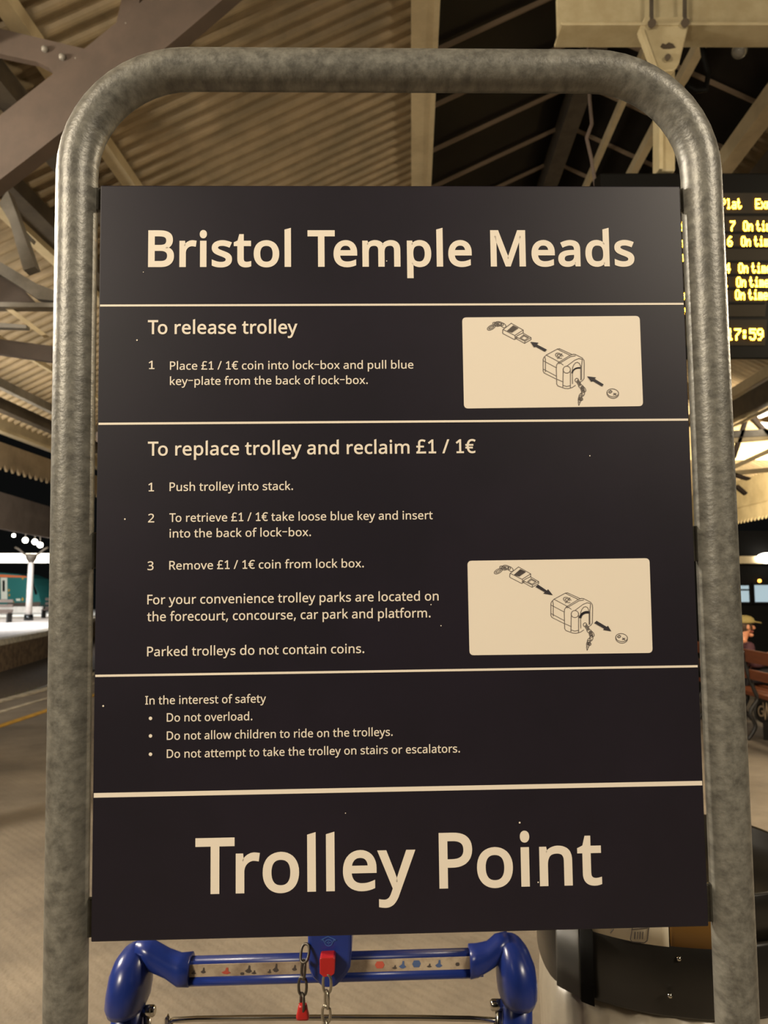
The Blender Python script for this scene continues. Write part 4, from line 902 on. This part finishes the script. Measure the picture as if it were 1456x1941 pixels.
# wire back frame, knobs and undercarriage
YW = 1.33
a0, a1 = at(350, 1934, YW), at(915, 1928, YW)
zt_ = (a0.z + a1.z) / 2
P = [Vector((a0.x-.03, YW, .25)), Vector((a0.x-.03, YW, zt_-.05)), Vector((a0.x-.02, YW, zt_-.015)), Vector((a0.x+.02, YW, zt_)), Vector((a1.x-.02, YW, zt_)), Vector((a1.x+.02, YW, zt_-.015)), Vector((a1.x+.03, YW, zt_-.05)), Vector((a1.x+.03, YW, .25))]
MB().tube(smooth_path(P, 4), .0042, 10).build('wire_frame', CHROME, tro)
for x, y, s in ((281,1916,1), (943,1905,-1)):
    c = at(x, y, YH)
    mb = MB(); mb.tube([c - X3*.012*s, c + X3*.008*s, c + X3*.011*s], [.0085,.0085,.006], 14)
    mb.tube([c - X3*.002*s + Z3*-.006, c + Z3*-.04 + X3*.001, c + Z3*-.12], .0055, 10); mb.build('chrome_catch', CHROME, tro)
xa, xb = at(242,1900,YH).x, at(980,1885,YH).x
mb = MB()
for x in (xa, xb): mb.bar((x, YH+.02, .2), (x*.8, YH+.85, .16), .04, .04)
mb.bar((xa, YH+.02, .2), (xb, YH+.02, .2), .04, .04); mb.bar((xa*.8, YH+.85, .16), (xb*.8, YH+.85, .16), .04, .04)
mb.build('base_frame', CHROME, tro)
for x, y in ((xa, YH+.06), (xb, YH+.06), ((xa+xb)/2, YH+.83)):
    MB().tube([(x-.018, y, .08), (x+.018, y, .08)], .08, 20).build('wheel', BLACK, tro)
for x, y in ((xa, YH+.06), (xb, YH+.06), ((xa+xb)/2, YH+.83)):
    mb = MB()
    for s in (-1, 1): mb.bar((x+s*.026, y, .07), (x+s*.026, y, .22), .006, .03, up=(0,1,0))
    mb.build('wheel_fork', CHROME, tro)

# ------------------------------------------------------------------ litter bin
ZB = .98
plan = [tuple(ground(x, y, ZB).xy) for x, y in ((1041,1849),(1087,1880),(1146,1902.6),(1228,1923),(1310,1934),(1375,1937))]
(fx0, fy0), (fx1, fy1) = plan[0], plan[-1]
plan += [(fx1+.06,fy1+.008),(fx1+.12,fy1+.03),(fx1+.18,fy1+.07),(fx1+.22,fy1+.125),(fx1+.24,fy1+.21),(fx1+.23,fy1+.31),(fx1+.19,fy1+.39),(fx1+.12,fy1+.44),(fx1+.02,fy1+.46),(fx1-.08,fy1+.45),(fx0+.08,fy0+.28),(fx0+.03,fy0+.21),(fx0+.003,fy0+.11)]
def closed_spline(P, n=5):
    P = [Vector((a, b, 0)) for a, b in P]; N = len(P); o = []
    for i in range(N):
        p0, p1, p2, p3 = P[i-1], P[i], P[(i+1)%N], P[(i+2)%N]
        for k in range(n):
            t = k/n; o.append(.5*((2*p1)+(p2-p0)*t+(2*p0-5*p1+4*p2-p3)*t*t+(3*p1-p0-3*p2+p3)*t**3))
    return o
PL = closed_spline(plan); bc = Vector((fx1 + .02, fy1 + .225, 0))
def bring(s, z): return [bc + (p - bc) * s + Z3 * z for p in PL]
binr = thing('litter_bin', 'litter bin with black hooped lid and pale sack behind the lower right of the sign', 'litter bin', bc)
MB().loft([bring(.99, ZB), bring(1.0, ZB+.004), bring(1.006, ZB+.05), bring(1.0, ZB+.098), bring(.985, ZB+.104)]).build('rim_band', BINK, binr)
MB().loft([bring(.975, ZB+.10), bring(.968, ZB+.166), bring(.955, ZB+.17), bring(.93, ZB+.168), bring(.915, ZB+.14), bring(.5, ZB+.115), bring(.2, ZB+.112)]).build('lid', BINK, binr)
sk = []
for z, s in ((ZB+.01,.965),(ZB-.08,.975),(ZB-.25,.96),(.4,.97),(.15,.95),(.06,.8),(.0,.7)):
    rg = bring(s, z)
    sk.append([p + (p - bc - Z3*p.z).normalized() * (.002*math.sin(i*1.7+z*9)+.003*math.sin(i*.63+z*23)) for i, p in enumerate(rg)])
MB().loft(sk).build('sack', SACK, binr)
def wrap(name, m, x0, x1, z0, z1, s, t=.0015, corner=False):
    """patch lying on the front of the bin between two plan x positions"""
    P = [bc + (p - bc) * s for p in PL]; P = [p for p in P if p.y < fy0 + .01]; P.sort(key=lambda p: p.x)
    mb = MB(); n = 14; g = []
    for k in range(n + 1):
        x = x0 + (x1 - x0) * k / n
        for a, b in zip(P, P[1:]):
            if a.x <= x <= b.x: y = a.y + (b.y - a.y) * (x - a.x) / max(b.x - a.x, 1e-6); break
        else: y = P[-1].y if x > P[-1].x else P[0].y
        g.append((x, y - t))
    vs = [Vector((x, y, z0)) for x, y in g] + [Vector((x, y, z1)) for x, y in g] + [Vector((x, y + t*.9, z0)) for x, y in g] + [Vector((x, y + t*.9, z1)) for x, y in g]
    N = n + 1; fs = []
    for k in range(n):
        fs += [(k, k+1, N+k+1, N+k), (2*N+k, 3*N+k, 3*N+k+1, 2*N+k+1), (k, 2*N+k, 2*N+k+1, k+1), (N+k, N+k+1, 3*N+k+1, 3*N+k)]
    fs += [(0, N, 3*N, 2*N), (n, 2*N+n, 3*N+n, N+n)]
    mb.add(vs, fs, True); return mb.build(name, m, binr), g
xs_ = at(1259, 1790, fy1 + .03).x; xa_ = at(1352, 1790, fy1 + .015).x
stp, g = wrap('bin_sticker', STICK, fx0 + .02, xs_, ZB+.098, ZB+.166, .985, .004)
wrap('ochre_label', AMBER, xs_ + .002, xa_ + .03, ZB+.092, ZB+.166, .985, .003)
wrap('rim_clip', BING, fx0 + .006, fx0 + .034, ZB+.0, ZB+.102, 1.01, .004)
wrap('rim_strap', BLACK, fx0 + .034, fx0 + .05, ZB-.004, ZB+.104, 1.01, .008)
mb = MB()
def pict_b(P):
    Q = []
    for x, y in P:
        Y = fy1 + .03
        for _ in range(3):
            q = at(x, y, Y); Y = min(g, key=lambda t: abs(t[0] - q.x))[1] - .0015
        Q.append(at(x, y, Y))
    for a, b in zip(Q, Q[1:]): mb.bar(a, b, .0012, .001, up=(0,1,0))
pict_b([(1197,1762),(1228,1759)]); pict_b([(1199,1758),(1195,1781),(1199,1785),(1222,1787),(1227,1783),(1230,1758)])
for x in (1204,1209,1214,1219): pict_b([(x,1766),(x-1,1780)])
pict_b([(1164,1760),(1157,1769)])
mb.build('bin_pictogram', PICT_K, stp)
for x, y, d in ((1270,1887,fy1),(1287,1817,fy1+.005),(1052,1768,fy0-.01)):
    c = at(x, y, d); MB().sphere(c, .004, 10, 6).build('rivet', CHROME, binr)
c = Vector((.60, 1.20, ZB + .225))
CY_ = fy1 + .20; cr = at(1446, 1712, CY_)
MB().tube([(cr.x+.01, CY_, ZB+.112), (cr.x+.01, CY_, cr.z+.025), (cr.x+.01, CY_, cr.z+.03)], [.035,.035,.028], 24).build('stubber_cup', CHROME, binr)
MB().tube([Vector((cr.x+.01+.036*math.cos(k*math.pi/12), CY_+.036*math.sin(k*math.pi/12), cr.z+.012)) for k in range(24)], .004, 8, closed=True).build('stubber_ring', CHROME, binr)

# ------------------------------------------------------------------ bench with the seated man
bn = thing('platform_bench', 'wooden platform bench with black iron GWR frame at the right edge', 'bench', (4.05, 8.3, 0))
YA, YB = 6.9, 9.7
def bx(y): return 3.97 - .03 * (y - 8.2)
for k, (dx, z, h, nm) in enumerate(((-.14,.875,.13,'back_rail'), (-.10,.68,.10,'back_rail'), (.02,.455,.045,'seat_slat'), (.14,.45,.045,'seat_slat'), (.26,.45,.045,'seat_slat'), (.38,.455,.045,'seat_slat'))):
    mb = MB(); wd = .035 if nm == 'back_rail' else .10
    mb.bar((bx(YA)+dx, YA, z), (bx(YB)+dx, YB, z), wd, h); o = mb.build(nm, WOOD, bn); bevel(o, .008)
for yy in (7.1, 8.25, 9.45):
    x0 = bx(yy); fr2 = MB()
    fr2.tube(smooth_path([(x0-.17,yy,.93),(x0-.13,yy,.7),(x0-.06,yy,.5),(x0-.02,yy,.42)],5), .022, 8)
    fr2.bar((x0-.06,yy,.415),(x0+.44,yy,.415),.03,.035)
    for s, px_ in ((1, x0-.10), (-1, x0+.44)):
        fr2.tube(smooth_path([(px_+.07*s,yy,.42),(px_-.02*s,yy,.28),(px_+.03*s,yy,.14),(px_-.06*s,yy,.0)],5), .02, 8)
    frame = fr2.build('iron_frame', IRON, bn)
    rc = Vector((x0 + .05, yy, .30)); q_ = .73
    rg = MB(); rg.tube([rc + X3*.12*math.cos(k*math.pi/16) + Z3*.12*math.sin(k*math.pi/16) for k in range(32)], .014, 8, closed=True)
    rg.tube([rc - Y3*-.008, rc - Y3*-.016], .117, 32); rg.bar(rc-Z3*.30, rc-Z3*.11, .07, .03, up=(0,1,0)); 
    rg.build('roundel', IRON, frame)
    lt_ = MB()
    for ch, a, b, hgt in (('G', -.125, -.045, .15), ('W', -.055, .055, .24), ('R', .05, .125, .15)):
        text(lt_, ch, a, b, -hgt/2, hgt, 14, frame=lambda u, v, c=rc, yy=yy: Vector((c.x + u * .74, yy - .012, c.z + v * .74)))
    lt_.build('monogram', IRONL, frame)

# seated man, profile to the right
man = thing('person', 'seated person in a khaki cap and maroon jacket on the wooden bench', 'person', (4.2, 9.05, .0))
def skin_mesh(name, m, J, E_, parent, sub=2):
    me = bpy.data.meshes.new(name)
    inv = ROOT[man.name]
    me.from_pydata([tuple(inv @ Vector(j[0])) for j in J], E_, [])
    me.materials.append(m); o = bpy.data.objects.new(name, me); COL.objects.link(o); o.parent = parent
    sm = o.modifiers.new('skin', 'SKIN'); sm.use_smooth_shade = True
    if not me.skin_vertices: me.attributes  # created with the modifier
    for i, j in enumerate(J):
        r = j[1]; me.skin_vertices[0].data[i].radius = (r, r) if not isinstance(r, tuple) else r
    me.skin_vertices[0].data[0].use_root = True
    ss = o.modifiers.new('sub', 'SUBSURF'); ss.levels = ss.render_levels = sub
    return o
hx, hy = 4.15, 9.05
hd = at(1413, 1188, hy)          # head centre
J = [((hx, hy, .60), .11), ((hx-.01, hy, .72), .12), ((hx+.0, hy, .90), .125), ((hd.x-.045, hy, hd.z-.17), .055), ((hd.x-.02, hy, hd.z-.09), .05), ((hd.x, hy, hd.z), (.085,.075)), ((hd.x+.0, hy, hd.z+.07), .07),
     ((hx-.0, hy-.17, .93), .058), ((hx+.02, hy-.22, .72), .048), ((hx+.24, hy-.16, .76), .036), ((hx+.36, hy-.12, .84), .028), ((hx+.43, hy-.11, .865), (.034,.022)),
     ((hx-.0, hy+.17, .93), .058), ((hx+.02, hy+.22, .72), .048), ((hx+.24, hy+.16, .74), .036), ((hx+.36, hy+.12, .80), .028), ((hx+.43, hy+.10, .83), (.034,.022)),
     ((hx+.03, hy-.10, .58), .085), ((hx+.42, hy-.12, .56), .068), ((hx+.44, hy-.12, .30), .052), ((hx+.43, hy-.12, .09), .04), ((hx+.56, hy-.13, .05), .038),
     ((hx+.03, hy+.10, .58), .085), ((hx+.42, hy+.12, .56), .068), ((hx+.44, hy+.12, .30), .052), ((hx+.43, hy+.12, .09), .04), ((hx+.56, hy+.13, .05), .038)]
E_ = [(0,1),(1,2),(2,3),(3,4),(4,5),(5,6),(2,7),(7,8),(8,9),(9,10),(10,11),(2,12),(12,13),(13,14),(14,15),(15,16),(0,17),(17,18),(18,19),(19,20),(20,21),(0,22),(22,23),(23,24),(24,25),(25,26)]
nb = len(J)
# fingers of both hands, curled
for s, wi in ((-1, 11), (1, 16)):
    wv = Vector(J[wi][0])
    for k, (dy, ln) in enumerate(((-.026,.075),(-.009,.085),(.009,.08),(.024,.062))):
        b0 = len(J)
        J += [((wv.x+.03, wv.y+dy, wv.z+.005), .011), ((wv.x+.03+ln*.55, wv.y+dy, wv.z-.004), .0095), ((wv.x+.03+ln*.75, wv.y+dy, wv.z-.035), .0085)]
        E_ += [(wi, b0), (b0, b0+1), (b0+1, b0+2)]
    b0 = len(J); J += [((wv.x+.01, wv.y-.035*s*-1, wv.z+.012), .012), ((wv.x+.05, wv.y-.03*s*-1, wv.z+.03), .0095)]
    E_ += [(wi, b0), (b0, b0+1)]
body = skin_mesh('body', SKIN, J, E_, man)
# face
fm = MB(); fx = hd.x + .088
fm.loft([oval(Vector((fx-.012,hy,hd.z+.025)), X3, Y3, .012,.010,10), oval(Vector((fx+.004,hy,hd.z+.005)), X3, Y3, .016,.013,10), oval(Vector((fx+.012,hy,hd.z-.018)), X3, Y3, .018,.017,10), oval(Vector((fx-.002,hy,hd.z-.03)), X3, Y3, .012,.012,10)]); fm.build('nose', SKIN, man)
fm = MB(); fm.sphere((fx-.018, hy, hd.z-.055), .02, 10, 8, (1,1.5,.5)); fm.build('mouth', mat('lips', lin((176,98,82)), .5), man)
for s in (-1, 1):
    MB().sphere((fx-.014, hy+s*.032, hd.z+.022), .006, 10, 8).build('eye', BLACK, man)
    MB().sphere((hd.x-.005, hy+s*.082, hd.z+.0), .03, 10, 8, (.7,.35,1)).build('ear', SKIN, man)
MB().sphere((fx-.032, hy, hd.z-.095), .034, 12, 8, (.9,1.2,.7)).build('chin', SKIN, man)
MB().sphere((hd.x-.025, hy, hd.z+.015), .097, 16, 12, (.95,.9,.9)).build('hair', HAIR, man)
cp = MB()
cr0 = Vector((hd.x-.01, hy, hd.z+.045))
cp.loft([oval(cr0 + Z3*z, X3, Y3, a, b, 24) for z, a, b in ((0,.115,.10),(.02,.118,.103),(.05,.105,.095),(.075,.075,.07),(.088,.03,.03))]); 
cap_o = cp.build('cap', CAPM, man)
bk = MB(); bk.loft([oval(cr0 + Vector((.085,0,.012)), Vector((1,0,-.18)).normalized(), Y3, .115, .085, 24), oval(cr0 + Vector((.085,0,.024)), Vector((1,0,-.18)).normalized(), Y3, .11, .08, 24)]); bk.build('peak', CAPM, cap_o)
JK = [((hx, hy, .64), .135), ((hx-.01, hy, .73), .142), ((hx+.0, hy, .89), .142), ((hd.x-.045, hy, hd.z-.19), .072),
      ((hx-.0, hy-.175, .92), .075), ((hx+.02, hy-.225, .72), .062), ((hx+.24, hy-.16, .76), .05), ((hx+.345, hy-.122, .832), .042),
      ((hx-.0, hy+.175, .92), .075), ((hx+.02, hy+.225, .72), .062), ((hx+.24, hy+.16, .74), .05), ((hx+.345, hy+.122, .795), .042)]
skin_mesh('jacket', COATM, JK, [(0,1),(1,2),(2,3),(2,4),(4,5),(5,6),(6,7),(2,8),(8,9),(9,10),(10,11)], man)
TJ = [((hx, hy, .615), .125), ((hx+.03, hy-.10, .585), .10), ((hx+.42, hy-.12, .565), .082), ((hx+.44, hy-.12, .30), .066), ((hx+.43, hy-.12, .12), .056),
      ((hx+.03, hy+.10, .585), .10), ((hx+.42, hy+.12, .565), .082), ((hx+.44, hy+.12, .30), .066), ((hx+.43, hy+.12, .12), .056)]
skin_mesh('trousers', TROU, TJ, [(0,1),(1,2),(2,3),(3,4),(0,5),(5,6),(6,7),(7,8)], man)
for s in (-1, 1):
    sh = MB(); c = Vector((hx+.50, hy+s*.125, 0))
    sh.loft([oval(c + Vector((dx,0,z)), X3, Y3, a, b, 16, 2.6) for dx, z, a, b in ((0,.0,.145,.05),(0,.03,.145,.052),(-.02,.07,.12,.048),(-.06,.11,.07,.045))]); sh.build('shoe', BLACK, man)
